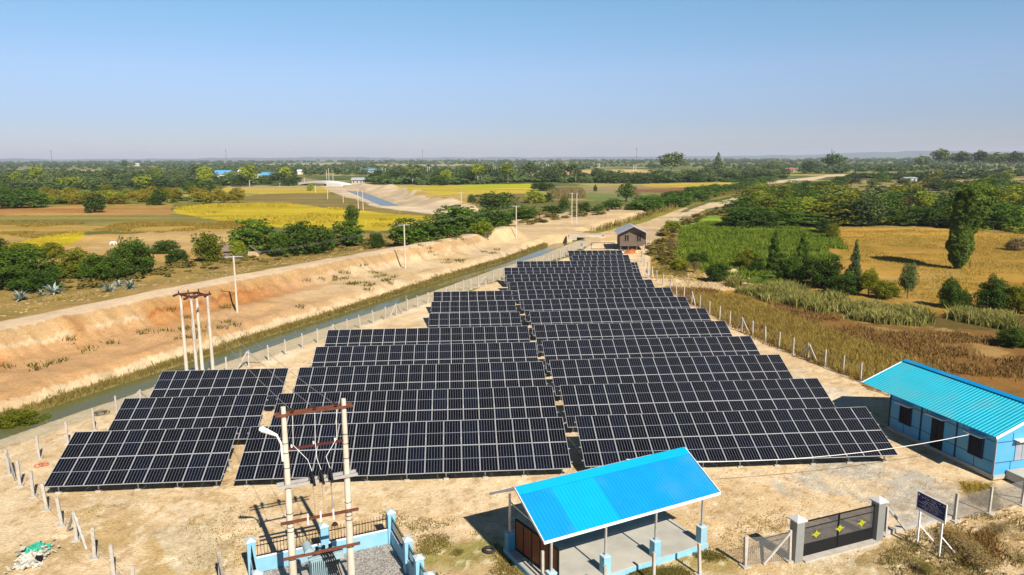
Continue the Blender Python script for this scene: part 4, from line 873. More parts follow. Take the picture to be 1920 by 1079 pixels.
def rockmesh(r, sd=0, sq=.6, mat='rock'):
    rg = np.random.default_rng(sd); vs = []; n, m = 9, 6
    for j in range(1, m):
        for i in range(n):
            th_ = math.pi*j/m; p = 2*math.pi*i/n; k = r*(1+rg.normal()*.16); vs.append((k*math.sin(th_)*math.cos(p), k*math.sin(th_)*math.sin(p), k*math.cos(th_)*sq))
    fs = [(j*n+i, (j+1)*n+i, (j+1)*n+(i+1) % n, j*n+(i+1) % n) for j in range(m-2) for i in range(n)]; fs += [tuple(range(n)), tuple(range((m-2)*n, (m-1)*n))[::-1]]
    return vs, fs
q = MB().mat(M('red_earth', S(186, 110, 60), .95, .3, 2)); q.add(*rockmesh(1.5, 3, .5)); o = q.build('earth_heap', lum, smooth=True); o.location = (1.6, .3, .1)
fr = thing('metal_frame', 'dark empty metal frame lying open beside the wooden hut', 'frame', G(1130, 468), 0)
q = MB().mat(MT['black']); 
for z in (.1, 1.5): q.box((0, 0, z), (5.2, .09, .09))
for x in (-2.55, 0.4, 2.55): q.box((x, 0, .8), (.09, .09, 1.4))
q.build('bars', fr)
for i, (px, py, w, h, lb) in enumerate(((1091, 469, 1.0, 2.3, 'pale cloth draped over the post near the culvert'), (1213, 522, .8, 2.4, 'pale cloth draped over the fence post by the sand heap'))):
    P = G(px, py); q = MB().mat(MT['cloth']); w *= .75; vs = []; n = 9
    for j in range(8):
        for k in range(n): vs.append(((k/(n-1)-.5)*w*(.4+.6*(1-j/7)**.5)+.06*math.sin(k*2+j), .12*math.sin(k*1.9)+.05*random.random(), .72*h*j/7))
    fs = [(j*n+k, j*n+k+1, (j+1)*n+k+1, (j+1)*n+k) for j in range(7) for k in range(n-1)]; o = q.add(vs, fs).build('draped_cloth', smooth=True); o.location = P; tag(o, lb, 'cloth', 'pale cloths hung on the fences')
    so_ = o.modifiers.new('thick', 'SOLIDIFY'); so_.thickness = .02
cu = thing('culvert', 'white concrete culvert head with a dark square opening at the canal end', 'culvert', (19.2, 189.2, 0), math.radians(-18))
MB().mat(MT['cream']).box((-.2, 0, -.2), (8.6, .45, 1.5)).box((-4.6, -1.6, -.3), (.4, 3.6, 1.1), rotm(0, 0, .3)).box((4.4, -1.4, -.3), (.4, 3.2, 1.0), rotm(0, 0, -.3)).build('head_wall', cu)
MB().mat(MT['black']).box((-1.3, -.24, -.65), (2.2, .06, .9)).build('opening', cu)
MB().mat(MT['concrete']).box((-.2, 1.3, .5), (9, 2.2, .12)).build('deck', cu)
# white bridge
ba, bb = unp(566, 347), unp(656, 350); bc = (ba+bb)/2; baz = math.atan2(bb[1]-ba[1], bb[0]-ba[0]); bl = np.hypot(*(bb-ba)[:2])
br = thing('white_bridge', 'low white humped concrete bridge over the new canal', 'bridge', bc, baz)
q = MB().mat(MT['white_wall']); n = 16
for k in range(n):
    x0_, x1_ = -bl/2+bl*k/n, -bl/2+bl*(k+1)/n; z = lambda x: .6+2.2*max(0, math.cos(x/bl*math.pi))
    q.add([(x0_, -4, z(x0_)), (x1_, -4, z(x1_)), (x1_, 4, z(x1_)), (x0_, 4, z(x0_)), (x0_, -4, z(x0_)-.6), (x1_, -4, z(x1_)-.6), (x1_, 4, z(x1_)-.6), (x0_, 4, z(x0_)-.6)], [(0, 1, 2, 3), (4, 7, 6, 5), (0, 4, 5, 1), (3, 2, 6, 7)])
q.build('deck', br)
q = MB().mat(MT['white_wall'])
for y in (-3.9, 3.9):
    for k in range(n): x0_, x1_ = -bl/2+bl*k/n, -bl/2+bl*(k+1)/n; q.beam((x0_, y, z(x0_)+.45), (x1_, y, z(x1_)+.45), .25, .9)
q.build('parapet', br)
q = MB().mat(MT['white_wall']).box((bl*.28, -4.4, .6), (bl*.32, 1.2, 3.4)); q.mat(MT['black']).box((bl*.12, -4.9, .6), (2.4, .5, 1.8)); q.build('abutment', br)
def shed(label, x0_, x1_, yb, h, depth, roof, wall='white_wall', cat='shed', name='shed', nwin=3, rh=2.):
    a, b_ = unp(x0_, yb), unp(x1_, yb); w = np.hypot(*(b_-a)[:2]); o = thing(name, label, cat, (a+b_)/2, 0, 'far buildings'); 
    MB().mat(MT[wall]).box((0, depth/2, h/2), (w, depth, h)).build('wall', o)
    q = MB().mat(MT[roof]); q.add([(-w/2-.8, -.8, h), (w/2+.8, -.8, h), (w/2+.8, depth/2, h+rh), (-w/2-.8, depth/2, h+rh), (-w/2-.8, depth+.8, h), (w/2+.8, depth+.8, h)], [(0, 1, 2, 3), (3, 2, 5, 4), (0, 3, 4), (1, 5, 2)]); q.build('roof', o)
    for k in range(nwin): MB().mat(MT['glass']).box((-w/2+w*(k+.5)/nwin, -.03, h*.5), (w/nwin*.3, .06, h*.4)).build('window', o)
    return o
shed('light blue roofed shed farthest left among the far trees', 402, 428, 336, 5, 14, 'farblue', rh=4)
shed('white walled building between the two blue roofs', 447, 462, 332, 6, 10, 'white_wall', nwin=2)
shed('wide bright blue roofed shed with pale walls in the trees', 490, 527, 335, 3.5, 16, 'farblue', nwin=4, rh=3)
shed('small grey roofed house left of the wide blue shed', 474, 489, 335, 3, 8, 'zinc', nwin=2)
shed('tiny white house in the tree line above the brown field', 558, 564, 327, 4, 8, 'white_wall', nwin=2, rh=2)
shed('long low white roofed shed in the distance', 678, 715, 324, 3.2, 14, 'farblue', 'concrete', nwin=5, rh=2.4)
shed('white walled house hidden in trees behind the white bridge', 660, 680, 345, 3, 9, 'zinc', 'concrete', nwin=3)
shed('pink roofed house in the trees beyond the diagonal road', 1481, 1490, 322, 2.5, 8, 'pinkroof', 'concrete', nwin=1, rh=3)
shed('pale grey flat shed in the right hand thicket', 1698, 1720, 342, 3, 9, 'zinc', nwin=2, rh=1)
shed('small white temple like building on the left horizon', 254, 259, 311, 4, 8, 'concrete', nwin=1, rh=5, cat='building', name='building')
# litter
P = G(62, 1045); lt = thing('rubbish_heap', 'heap of pale rubbish with a teal sheet in the bottom left corner', 'rubbish heap', P, .3)
rg = np.random.default_rng(5)
def crumple(nm, mat, c, w, d, h, sd):
    rg2 = np.random.default_rng(sd); n = 12; vs = [(w*(i/(n-1)-.5)+rg2.normal()*.04, d*(j/(n-1)-.5)+rg2.normal()*.04, max(.02, h*(math.exp(-((i-5.5)**2+(j-5.5)**2)/14))+rg2.normal()*.06)) for j in range(n) for i in range(n)]
    o = MB().mat(MT[mat]).add(vs, [(j*n+i, j*n+i+1, (j+1)*n+i+1, (j+1)*n+i) for j in range(n-1) for i in range(n-1)]).build(nm, lt); o.location = c; return o
crumple('teal_sheet', 'teal', (.0, .75, .05), 1.2, .8, .35, 1); crumple('rubbish', 'litter', (0, -.35, .0), 1.3, 1.7, .4, 2)
q = MB().mat(MT['litter'])
for k in range(60): q.box((rg.normal()*.6, rg.normal()*.8-.2, .1+rg.random()*.2), (.05+rg.random()*.25, .04+rg.random()*.2, .02+rg.random()*.05), rotm(*rg.normal(size=3)*.5))
q.mat(MT['black']).box((.45, -.6, .15), (.3, .2, .3)); tag(q.build('scraps', lt), kind='stuff')
o = MB(); [torus(o, (rg.normal()*.08, rg.normal()*.08, .05+k*.04), .22+rg.random()*.08, .02) for k in range(3)]; o = o.build('hose_coil', mat=MT['orange'], smooth=True); o.location = G(81, 873); tag(o, 'small coil of orange red hose on the bare ground', 'hose')
o = MB(); [torus(o, (rg.normal()*.1, rg.normal()*.1, .06+k*.05), .38+rg.random()*.1, .022) for k in range(3)]; o = o.build('cable_coil', mat=MT['rubber'], smooth=True); o.location = G(190, 777); tag(o, 'dark coil of cable left of the short left block', 'cable coil')
# white goat lying in the field
gt = G(211, 461)
def skin(name, pts, edges, rads, mat, parent=None):
    me = bpy.data.meshes.new(name); me.from_pydata(pts, edges, []); me.materials.append(mat); o = bpy.data.objects.new(name, me); COL.objects.link(o); 
    bm_ = o.modifiers.new('skin', 'SKIN'); 
    if not me.skin_vertices: bpy.context.view_layer.update()
    for v, r in zip(me.skin_vertices[0].data, rads): v.radius = (r, r)
    me.skin_vertices[0].data[0].use_root = True; ss = o.modifiers.new('sub', 'SUBSURF'); ss.levels = 1; ss.render_levels = 1
    if parent: o.parent = parent
    return o
try:
    k = .8; pts = [(0, 0, .95), (.55, 0, 1.0), (-.55, 0, .98), (.95, 0, 1.0), (1.2, .02, .7), (1.4, .05, .45), (.5, .18, .5), (.52, .2, 0), (.5, -.18, .5), (.5, -.2, 0), (-.55, .18, .5), (-.62, .2, 0), (-.55, -.18, .5), (-.6, -.2, 0), (-.8, 0, .75)]
    pts = [tuple(k*c for c in p) for p in pts]
    cw = skin('white_cow', pts, [(0, 1), (0, 2), (1, 3), (3, 4), (4, 5), (1, 6), (6, 7), (1, 8), (8, 9), (2, 10), (10, 11), (2, 12), (12, 13), (2, 14)], [k*r for r in (.34, .3, .3, .17, .15, .09, .1, .06, .1, .06, .11, .06, .11, .06, .03)], MT['white_wall'])
    cw.location = gt; cw.rotation_euler = (0, 0, .1); tag(cw, 'white cow grazing with lowered head in the bare tan field', 'cow')
except Exception as e_: print('cow', e_)

# ================================================================ VEGETATION
def quads(C, Nn, w, l, rg, roll=None):
    # leaf-sized quads at centres C with normals Nn
    n = len(C); Nn = Nn/np.linalg.norm(Nn, axis=1)[:, None]; a = np.cross(Nn, rg.normal(size=(n, 3))); a /= np.linalg.norm(a, axis=1)[:, None]; b_ = np.cross(Nn, a)
    w = np.asarray(w)[:, None]*.5; l = np.asarray(l)[:, None]*.5
    V = np.stack([C-a*l, C+b_*w, C+a*l, C-b_*w], 1); return V
def crown(clumps, n, size, seed, flat=.35, out=.6, shell=.45):
    rg = np.random.default_rng(seed); c = np.array([k[:3] for k in clumps], float); r = np.array([k[3:6] for k in clumps], float)
    wgt = (r[:, 0]*r[:, 1]+r[:, 0]*r[:, 2]); idx = rg.choice(len(c), n, p=wgt/wgt.sum())
    d = rg.normal(size=(n, 3)); d /= np.linalg.norm(d, axis=1)[:, None]; rad_ = shell+(1-shell)*rg.random(n)**.6; rad_ *= 1+.25*rg.normal(size=n)*.35
    C = c[idx]+d*r[idx]*rad_[:, None]; Nn = d*out+rg.normal(size=(n, 3))*.55+np.array([0, 0, flat]); s = size*(.6+.8*rg.random(n))
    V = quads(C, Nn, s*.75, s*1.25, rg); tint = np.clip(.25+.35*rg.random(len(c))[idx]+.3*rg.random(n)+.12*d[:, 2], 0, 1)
    return V, np.repeat(tint, 4)
def crownmesh(name, V, tint, mat):
    n = len(V); o = npmesh(name, V.reshape(-1, 3), np.arange(n*4).reshape(-1, 4), mat, {'tint': ('FLOAT', tint)}); me = o.data; bpy.data.objects.remove(o); return me
def dome(n, rg, c, r, zlo=-.2, cr=(.13, .11), flat=1., inner=.25):
    out = []
    for k in range(n):
        z = zlo+(1-zlo)*(k+.5)/n; a = k*2.39996+rg.normal()*.35; q_ = math.sqrt(max(0, 1-z*z)); s_ = (1-inner*rg.random()**1.5)*(1+rg.normal()*.09); w = cr[0]*(.75+.5*rg.random())
        out.append((c[0]+r[0]*q_*math.cos(a)*s_, c[1]+r[1]*q_*math.sin(a)*s_, c[2]+r[2]*z*s_, w, w, cr[1]*flat*(.75+.5*rg.random())))
    return out
def clumps(kind, rg):
    if kind == 'acacia': return dome(44, rg, (0, 0, .36), (.42, .42, .56), -.45, (.13, .06), 1., .35)+dome(10, rg, (0, 0, .3), (.25, .25, .3), -.5, (.2, .15))
    if kind == 'bush': return dome(38, rg, (0, 0, .34), (.40, .40, .54), -.5, (.12, .11))+dome(8, rg, (0, 0, .34), (.2, .2, .3), -.6, (.22, .22))
    if kind == 'tree': return dome(32, rg, (0, 0, .55), (.36, .36, .38), -.9, (.13, .10), 1., .3)+dome(6, rg, (0, 0, .5), (.15, .15, .2), -.6, (.22, .2))
    if kind == 'euca':
        out = []
        for k in range(5): a = k*1.257+rg.random(); out += dome(8, rg, (.19*math.cos(a), .19*math.sin(a), .5+.2*rg.random()), (.17, .17, .22), -.7, (.11, .09), 1., .4)
        return out+dome(10, rg, (0, 0, .72), (.22, .22, .24), -.6, (.12, .09), 1., .4)
    out = []
    if kind == 'conifer':
        for k in range(26):
            z = k/25; a = k*2.4+rg.normal()*.3; r = .33*(1-z)**.75*rg.uniform(.3, 1); out.append((r*math.cos(a), r*math.sin(a), .07+z*.88, .05+.17*(1-z), .05+.17*(1-z), .07))
    elif kind == 'dry':
        for k in range(9): a = rg.random()*6.28; r = .3*rg.random(); out.append((r*math.cos(a), r*math.sin(a), .2+.55*rg.random(), .2, .2, .2))
    elif kind == 'palm':
        for k in range(9): a = k*.7; out.append((.22*math.cos(a), .22*math.sin(a), .86+.04*(k % 3), .2, .06, .05))
        out.append((0, 0, .92, .12, .12, .08))
    return out
TRUNK = {'acacia': (.0, .5, .035, 5), 'bush': (0, .3, .03, 3), 'tree': (0, .5, .03, 4), 'euca': (0, .7, .02, 5), 'conifer': (0, .9, .02, 0), 'dry': (0, .4, .02, 5), 'palm': (0, .88, .02, 0)}
PROTO = {}
def proto_of(kind, lod, var, mat):
    key = (kind, lod, var, mat)
    if key in PROTO: return PROTO[key]
    sd = hash(kind) if 0 else sum(map(ord, kind))*31+var*7+lod; rg = np.random.default_rng(sd)
    n = {0: 10000, 1: 4500, 2: 2200, 3: 1300}[lod]; size = {0: .032, 1: .044, 2: .056, 3: .068}[lod]
    if kind in ('dry',): n //= 4; size *= .7
    if kind in ('palm',): n //= 2
    if kind in ('euca', 'tree'): n = int(n*.7)
    V, t_ = crown(clumps(kind, rg), n, size, sd, flat={'acacia': .9, 'palm': .6}.get(kind, .3), shell=.35 if kind in ('euca', 'dry') else .5)
    if kind == 'acacia': V[:, :, 2] += (V[:, :, 0]**2+V[:, :, 1]**2)*-.25*0
    cm = crownmesh(kind+'_crown', V, t_, LM[mat]); tm = None
    if lod < 3 or kind in ('euca', 'palm'):
        z0, z1, r, nb = TRUNK[kind]; q = MB(); bend = rg.normal()*.03; q.tube((0, 0, -.03), (bend, 0, z1*.6), r, r*.75, 7, False); q.tube((bend, 0, z1*.6), (bend*.5, bend, z1), r*.75, r*.4, 7, False)
        for k in range(nb): a = rg.random()*6.28; s = z1*(.35+.5*rg.random()); e_ = .22+.12*rg.random(); q.tube((bend*.8, 0, s), (math.cos(a)*e_, math.sin(a)*e_, s+.22), r*.45, r*.12, 5, False)
        if kind == 'bush':
            for k in range(5): a = rg.random()*6.28; q.tube((0, 0, 0), (math.cos(a)*.2, math.sin(a)*.2, .4), r*.5, r*.2, 5, False)
        o = q.build('trunk', mat=MT['palebark' if kind == 'euca' else 'bark']); tm = o.data; bpy.data.objects.remove(o)
    PROTO[key] = (cm, tm); return PROTO[key]
NAMES = {'acacia': 'acacia_tree', 'bush': 'leafy_shrub', 'tree': 'broadleaf_tree', 'euca': 'eucalyptus_tree', 'conifer': 'young_conifer', 'dry': 'dry_bush', 'palm': 'palm_tree'}
CATS = {'acacia': 'tree', 'bush': 'shrub', 'tree': 'tree', 'euca': 'tree', 'conifer': 'tree', 'dry': 'bush', 'palm': 'palm tree'}
NTREE = [0]
def plant(kind, P, w, h, mat, label, group=None, lod=None, var=None):
    d = math.hypot(P[0], P[1]); lod = lod if lod is not None else (0 if d < 150 else 1 if d < 260 else 2 if d < 520 else 3)
    var = random.randrange(3) if var is None else var; cm, tm = proto_of(kind, lod, var, mat); NTREE[0] += 1
    o = thing(NAMES[kind], label, CATS[kind], P, random.random()*6.28, group); o.scale = (w, w, h)
    inst('crown', cm, o, (0, 0, 0)); 
    if tm: inst('trunk', tm, o, (0, 0, 0))
    return o
def tree(kind, px, py, wp, hp_, mat, label, group=None, lod=None, z=None):
    P = G(px, py); zc = proj(P)[2]; k = zc/F
    return plant(kind, P, wp*k*1.08, hp_*k*1.04, mat, label, group, lod)
NB = 'trees and shrubs beside the canal road'
for a in [('bush', 22, 562, 150, 92, 'bush', 'wide dark shrub mass at the left edge, behind the first agaves'), ('bush', 72, 570, 90, 52, 'acacia', 'low feathery dark shrub behind the leftmost road agave'),
 ('bush', 42, 490, 62, 36, 'yellowtop', 'yellow green shrub above the two agaves at the left edge'), ('bush', -14, 505, 60, 44, 'bush', 'dark shrub half cut by the left edge, by the small agave'),
 ('bush', 100, 508, 42, 40, 'yellowtop', 'small round shrub alone between the agaves and the yellow patch'), ('bush', 150, 547, 88, 66, 'yellowtop', 'large shrub with yellow green top, left of the two large ones together'),
 ('bush', 196, 549, 80, 62, 'bush', 'dark lower shrub wedged between the two large ones'), ('bush', 252, 540, 84, 86, 'bush', 'tall dark rounded tree, right one of the large road side clump'),
 ('bush', 312, 499, 50, 30, 'bush', 'flat small shrub right of the large road side clump'), ('bush', 334, 517, 46, 30, 'bush', 'dark small shrub just in front of the flat one'),
 ('bush', 392, 494, 58, 62, 'yellowtop', 'dense round tree standing left of the thatched hut'), ('bush', 446, 484, 34, 32, 'lime', 'light green bush right in front of the thatched hut'),
 ('acacia', 478, 480, 96, 72, 'acacia', 'spreading feathery tree overhanging the thatched hut'), ('bush', 528, 484, 52, 46, 'bush', 'dark shrub between the spreading feathery tree and the dark clump'), ('bush', 572, 482, 92, 66, 'bush', 'dark leafy clump in the middle of the tree row by the yellow field'),
 ('bush', 610, 476, 46, 44, 'bush', 'dark shrub touching the middle feathery tree'), ('acacia', 654, 466, 68, 54, 'acacia', 'feathery tree below the lone upright one at the yellow field'), ('tree', 660, 428, 34, 38, 'bush', 'lone upright dark tree standing in front of the yellow field'),
 ('bush', 707, 470, 32, 32, 'bush', 'small round dark bush alone beside the bank, right of the feathery trees'), ('acacia', 768, 464, 86, 56, 'acacia', 'feathery tree behind the second single white pole'), ('acacia', 822, 456, 80, 48, 'acacia', 'low spreading tree right of the second single white pole'),
 ('acacia', 866, 444, 100, 56, 'acacia', 'widest feathery tree of the group by the raw bank end'), ('acacia', 925, 434, 80, 46, 'acacia', 'feathery tree just left of the third single white pole'), ('acacia', 850, 425, 76, 36, 'acacia', 'tree behind the widest feathery one'),
 ('bush', 905, 446, 52, 24, 'lime', 'low yellowish bush at the bank edge left of the third single white pole'), ('acacia', 930, 394, 80, 32, 'acacia', 'dome shaped tree in the middle distance above the third white pole'), ('bush', 884, 384, 18, 16, 'bush', 'tiny dark bush at the end of the raw canal bank'),
 ('bush', 1002, 385, 42, 26, 'lime', 'bright green round bush near the dry reed patch'), ('bush', 1028, 383, 20, 18, 'bush', 'dark small bush at the left of the dry reed patch'), ('bush', 1018, 362, 46, 18, 'bush', 'dark bushes behind the bright green round bush'),
 ('acacia', 985, 414, 58, 26, 'acacia', 'low grey green tree right of the third single white pole'), ('dry', 1012, 412, 40, 18, 'dry', 'dry grey bush behind the paired poles, left'), ('acacia', 1035, 404, 46, 16, 'acacia', 'flat low bush left of the paired poles'),
 ('tree', 1058, 404, 26, 30, 'bush', 'small dark tree left of the paired poles'), ('bush', 1096, 402, 26, 20, 'bush', 'round bush right of the paired poles'), ('bush', 1122, 403, 24, 16, 'acacia', 'small round bush further right of the paired poles'),
 ('acacia', 1148, 397, 40, 22, 'acacia', 'spreading bush left of the shady tree'), ('tree', 1174, 382, 44, 34, 'bush', 'broad tree casting shade on the pale green field'), ('dry', 1192, 389, 24, 30, 'dry', 'thin brown tree right of the broad shady tree'),
 ('tree', 1116, 366, 9, 15, 'bush', 'single tiny tree in the grey green field'), ('bush', 178, 403, 42, 38, 'bush', 'dense dark tree alone in the orange brown field'), ('tree', 300, 389, 34, 30, 'bush', 'dark pointed tree at the left tip of the yellow field'), ('bush', 288, 389, 30, 16, 'bush', 'low dark bush leaning on the pointed tree'),
 ('acacia', 376, 367, 66, 22, 'acacia', 'broad flat green tree above the orchard row'), ('tree', 357, 368, 22, 20, 'bush', 'small round tree with visible trunk above the orchard row'), ('tree', 434, 377, 14, 15, 'bush', 'small dark tree at the orchard end'), ('bush', 582, 362, 14, 15, 'lime', 'little bush right above the brown field by the bridge')]:
    a = (a[0], a[1], a[2]-(24 if a[1] < 345 and a[2] > 490 else 4), a[3], a[4]*(.88 if a[1] < 345 and a[2] > 490 else 1), *a[5:]); tree(*a[:6], a[6], NB)
NR_ = 'trees and shrubs right of the arrays'
for a in [('acacia', 1384, 427, 74, 42, 'acacia', 'big round feathery tree shading the light green lawn'), ('bush', 1432, 427, 56, 34, 'bush', 'shrub right of the big round feathery tree'), 
 ('conifer', 1450, 512, 42, 78, 'bush', 'tall pointed dark tree, left one of the three by the green crop'), ('conifer', 1502, 520, 48, 82, 'bush', 'middle pointed tree behind the dark thicket by the crop'), ('bush', 1478, 528, 52, 52, 'bush', 'dark shrub between the left and middle pointed trees'),
 ('bush', 1540, 538, 84, 60, 'bush', 'wide dark shrub at the centre of the thicket by the tall reeds'), ('conifer', 1600, 545, 40, 92, 'euca', 'tall grey green pointed tree, right one of the three'), ('bush', 1586, 552, 62, 46, 'bush', 'dark shrub under the tall grey green tree'),
 ('tree', 1628, 556, 46, 52, 'yellowtop', 'loose yellowish tree right of the tall grey green one'), ('bush', 1660, 560, 50, 38, 'yellowtop', 'low yellowish shrub left of the slim tree'), ('tree', 1701, 560, 38, 66, 'euca', 'slim small tree with a clear trunk at the tan clearing'),
 ('bush', 1780, 578, 40, 62, 'bush', 'upright dark shrub at the right, left of the small round one'), ('bush', 1804, 578, 32, 38, 'bush', 'small dark shrub touching the upright one'), ('bush', 1860, 582, 62, 68, 'bush', 'large dark feathery shrub near the right edge'), ('bush', 1908, 588, 50, 60, 'yellowtop', 'olive shrub cut by the right edge'),
 ('bush', 1346, 528, 46, 40, 'bush', 'round dark shrub left of the reeds by the sand heap'), ('bush', 1274, 507, 36, 24, 'yellowtop', 'low olive bush beside the sand heap'), ('dry', 1300, 512, 40, 24, 'dry', 'grey dry bush behind the sand heap'), ('bush', 1310, 495, 44, 24, 'bush', 'dark bush in the middle of the crop edge'),
 ('bush', 1262, 434, 36, 22, 'lime', 'bushy green clump right of the wooden hut'), ('dry', 1286, 420, 40, 18, 'dry', 'brownish bush on the road bank above the lawn'), ('dry', 1256, 470, 48, 26, 'dry', 'dry bush by the hut side fence'), ('bush', 1560, 448, 26, 30, 'yellowtop', 'little tree at the corner of the golden field'), ('tree', 1544, 440, 34, 30, 'bush', 'dark tree over the red soil corner'),
 ('bush', 1900, 650, 60, 40, 'bush', 'dark shrub at the right edge below the reeds'), ('bush', 1905, 470, 40, 26, 'dry', 'brown bush on the golden field at the right edge'), ('bush', 1400, 505, 46, 40, 'yellowtop', 'olive shrub in front of the crop, left of the pointed trees'), ('bush', 1420, 512, 30, 30, 'bush', 'small dark shrub left of the left pointed tree')]:
    tree(*a[:6], a[6], NR_)
# the tall leaning column tree
P = G(1797, 505); zc = proj(P)[2]; k = zc/F; big = thing('column_tree', 'tall leaf covered column tree standing alone in the golden field', 'tree', P); hh = 162*k; rg = np.random.default_rng(77); cl_ = []
nL = 52000; zz = rg.random(nL)**.92; aa = rg.random(nL)*6.283; rz_ = np.interp(zz, [0, .03, .1, .22, .34, .46, .6, .78, .9, .97, 1], [.03, .05, .09, .125, .13, .115, .165, .21, .2, .13, .03])
lump = 1+.34*fbm(aa*1.6/1+3, zz*11, 7, 3)+.16*fbm(aa*5, zz*30, 17, 2); rr_ = rz_*lump*(1-.45*rg.random(nL)**2.2); le = .155*sm(.32, .9, zz)-.01
C_ = np.stack([(le+rr_*np.cos(aa))*hh, rr_*np.sin(aa)*hh, (.02+.97*zz)*hh], 1); Nn_ = np.stack([np.cos(aa), np.sin(aa), .35+0*aa], 1)*.6+rg.normal(size=(nL, 3))*.5; sz_ = rg.uniform(.2, .42, nL)
V = quads(C_, Nn_, sz_*.8, sz_*1.3, rg); t_ = np.repeat(np.clip(.35+.5*fbm(aa*2, zz*14, 23, 2)+.35*(rg.random(nL)-.4)+.25*sm(.8, 1, zz), 0, 1), 4)
inst('crown', crownmesh('column_crown', V, t_, LM['column']), big, (0, 0, 0))
MB().tube((0, 0, -.3), (.02*hh, 0, .5*hh), .55, .4, 9).tube((.02*hh, 0, .5*hh), (.15*hh, 0, .9*hh), .4, .15, 9).build('trunk', big, MT['bark'])
tree('dry', 1818, 507, 8, 28, 'dry', 'thin bare sapling right of the tall column tree')

# scatter helpers
NW = 'first second third fourth fifth sixth seventh eighth ninth tenth eleventh twelfth thirteenth fourteenth fifteenth sixteenth seventeenth eighteenth nineteenth twentieth'.split()
def ORDN(i, n):
    if i == 0: return 'leftmost'
    if i == n-1: return 'rightmost'
    return NW[i]+' from left' if i < (n+1)//2 else NW[n-1-i]+' from right'
def scatter(poly, n, kinds, wr, hr, label, group, asp=None, avoid=(), mind=.0):
    P = [G(*p) for p in poly]; P = np.array(P)[:, :2]; lo, hi = P.min(0), P.max(0); out = []; AV = [np.array([G(*p) for p in a])[:, :2] for a in avoid]; tries = 0
    pp = np.array(poly, float); l2, h2 = pp.min(0), pp.max(0)
    while len(out) < n and tries < n*60:
        tries += 1; x, y = random.uniform(l2[0], h2[0]), random.uniform(l2[1], h2[1])
        if not inpoly(pp, np.array([x]), np.array([y]))[0] or any(inpoly(np.array(a, float), np.array([x]), np.array([y]))[0] for a in avoid): continue
        if any((x-o[0])**2/16+(y-o[1])**2 < mind*mind for o in out): continue
        out.append((x, y))
    recs = []
    for i, (x, y) in enumerate(out):
        k = random.choice(kinds); w = random.uniform(*wr); h = random.uniform(*hr)*{'conifer': 1.3, 'euca': 1.5, 'tree': 1.15}.get(k[0], 1.)
        q_ = G(x, y); recs.append((plant(k[0], q_, w, h, k[1], None, group), x, y, k[0]))
    nb = 1 if n < 14 else 2 if n < 28 else 3 if n < 50 else 4; recs.sort(key=lambda r: -r[2]); per = -(-len(recs)//nb)
    bn = {1: [''], 2: ['front row', 'back row'], 3: ['front row', 'middle row', 'back row'], 4: ['front row', 'second row', 'third row', 'back row']}[nb]
    for b_ in range(nb):
        row = sorted(recs[b_*per:(b_+1)*per], key=lambda r: r[1])
        for i, r in enumerate(row):
            nm = {'acacia': 'feathery tree', 'bush': 'leafy shrub', 'tree': 'round tree', 'euca': 'tall thin tree', 'palm': 'palm', 'dry': 'dry bush', 'conifer': 'pointed tree'}[r[3]]
            r[0]['label'] = f"{nm}, {ORDN(i, len(row))} in {bn[b_]+', ' if bn[b_] else ''}{label}"
    return out
# right hand thicket
AVR = [[(1585, 393), (1700, 390), (1762, 410), (1700, 413), (1598, 406)], [(1556, 360), (1592, 358), (1592, 400), (1556, 396)]]
scatter([(1405, 426), (1395, 400), (1400, 385), (1440, 362), (1500, 350), (1580, 345), (1560, 428)], 44, [('acacia', 'acacia'), ('acacia', 'lime'), ('bush', 'bush'), ('acacia', 'acacia'), ('acacia', 'yellowtop')], (11, 20), (4, 8), 'thicket right of the road', 'trees of the right hand thicket', mind=5)
scatter([(1560, 428), (1590, 340), (1960, 330), (1960, 436), (1850, 436), (1780, 428)], 78, [('acacia', 'acacia'), ('bush', 'bush'), ('acacia', 'far'), ('bush', 'acacia'), ('tree', 'yellowtop'), ('acacia', 'lime'), ('tree', 'euca')], (9, 20), (4, 9), 'scrub beyond the golden field', 'trees of the broad right hand scrub', avoid=AVR, mind=5)
tree('dry', 1700, 396, 34, 28, 'gold', 'light orange leafless tree in the broad scrub'); tree('tree', 1676, 396, 40, 34, 'bush', 'dark umbrella shaped tree left of the light orange one')
scatter([(1195, 396), (1205, 384), (1300, 362), (1380, 350), (1470, 333), (1480, 338), (1390, 358), (1290, 385), (1225, 396)], 34, [('acacia', 'acacia'), ('bush', 'acacia')], (9, 15), (3.5, 5), 'hedge left of the diagonal road', 'hedge along the diagonal road', mind=4)
scatter([(1195, 395), (1300, 372), (1300, 380), (1210, 397)], 8, [('bush', 'acacia')], (8, 11), (2.5, 3.4), 'near end of the road hedge', 'near end of the diagonal hedge', mind=3)
# orchard
scatter([(60, 366), (210, 362), (300, 366), (290, 382), (60, 385)], 30, [('tree', 'orchard'), ('bush', 'orchard'), ('tree', 'lime')], (7, 12), (3.4, 5), 'yellow orchard', 'yellow orchard', mind=4)
scatter([(300, 368), (450, 372), (450, 384), (320, 380)], 11, [('tree', 'orchard')], (7, 10), (4.5, 5.5), 'right end of the orchard', 'right end of the orchard', mind=5)
scatter([(-30, 392), (70, 390), (75, 370), (-30, 365)], 12, [('bush', 'bush'), ('acacia', 'acacia')], (11, 18), (6, 8), 'dark clump left of the orchard', 'dark clump left of the orchard', mind=5)
scatter([(140, 366), (330, 360), (330, 366), (140, 371)], 8, [('bush', 'bush')], (7, 12), (4, 5), 'shrubs behind the orchard', 'shrubs behind the orchard', mind=4)
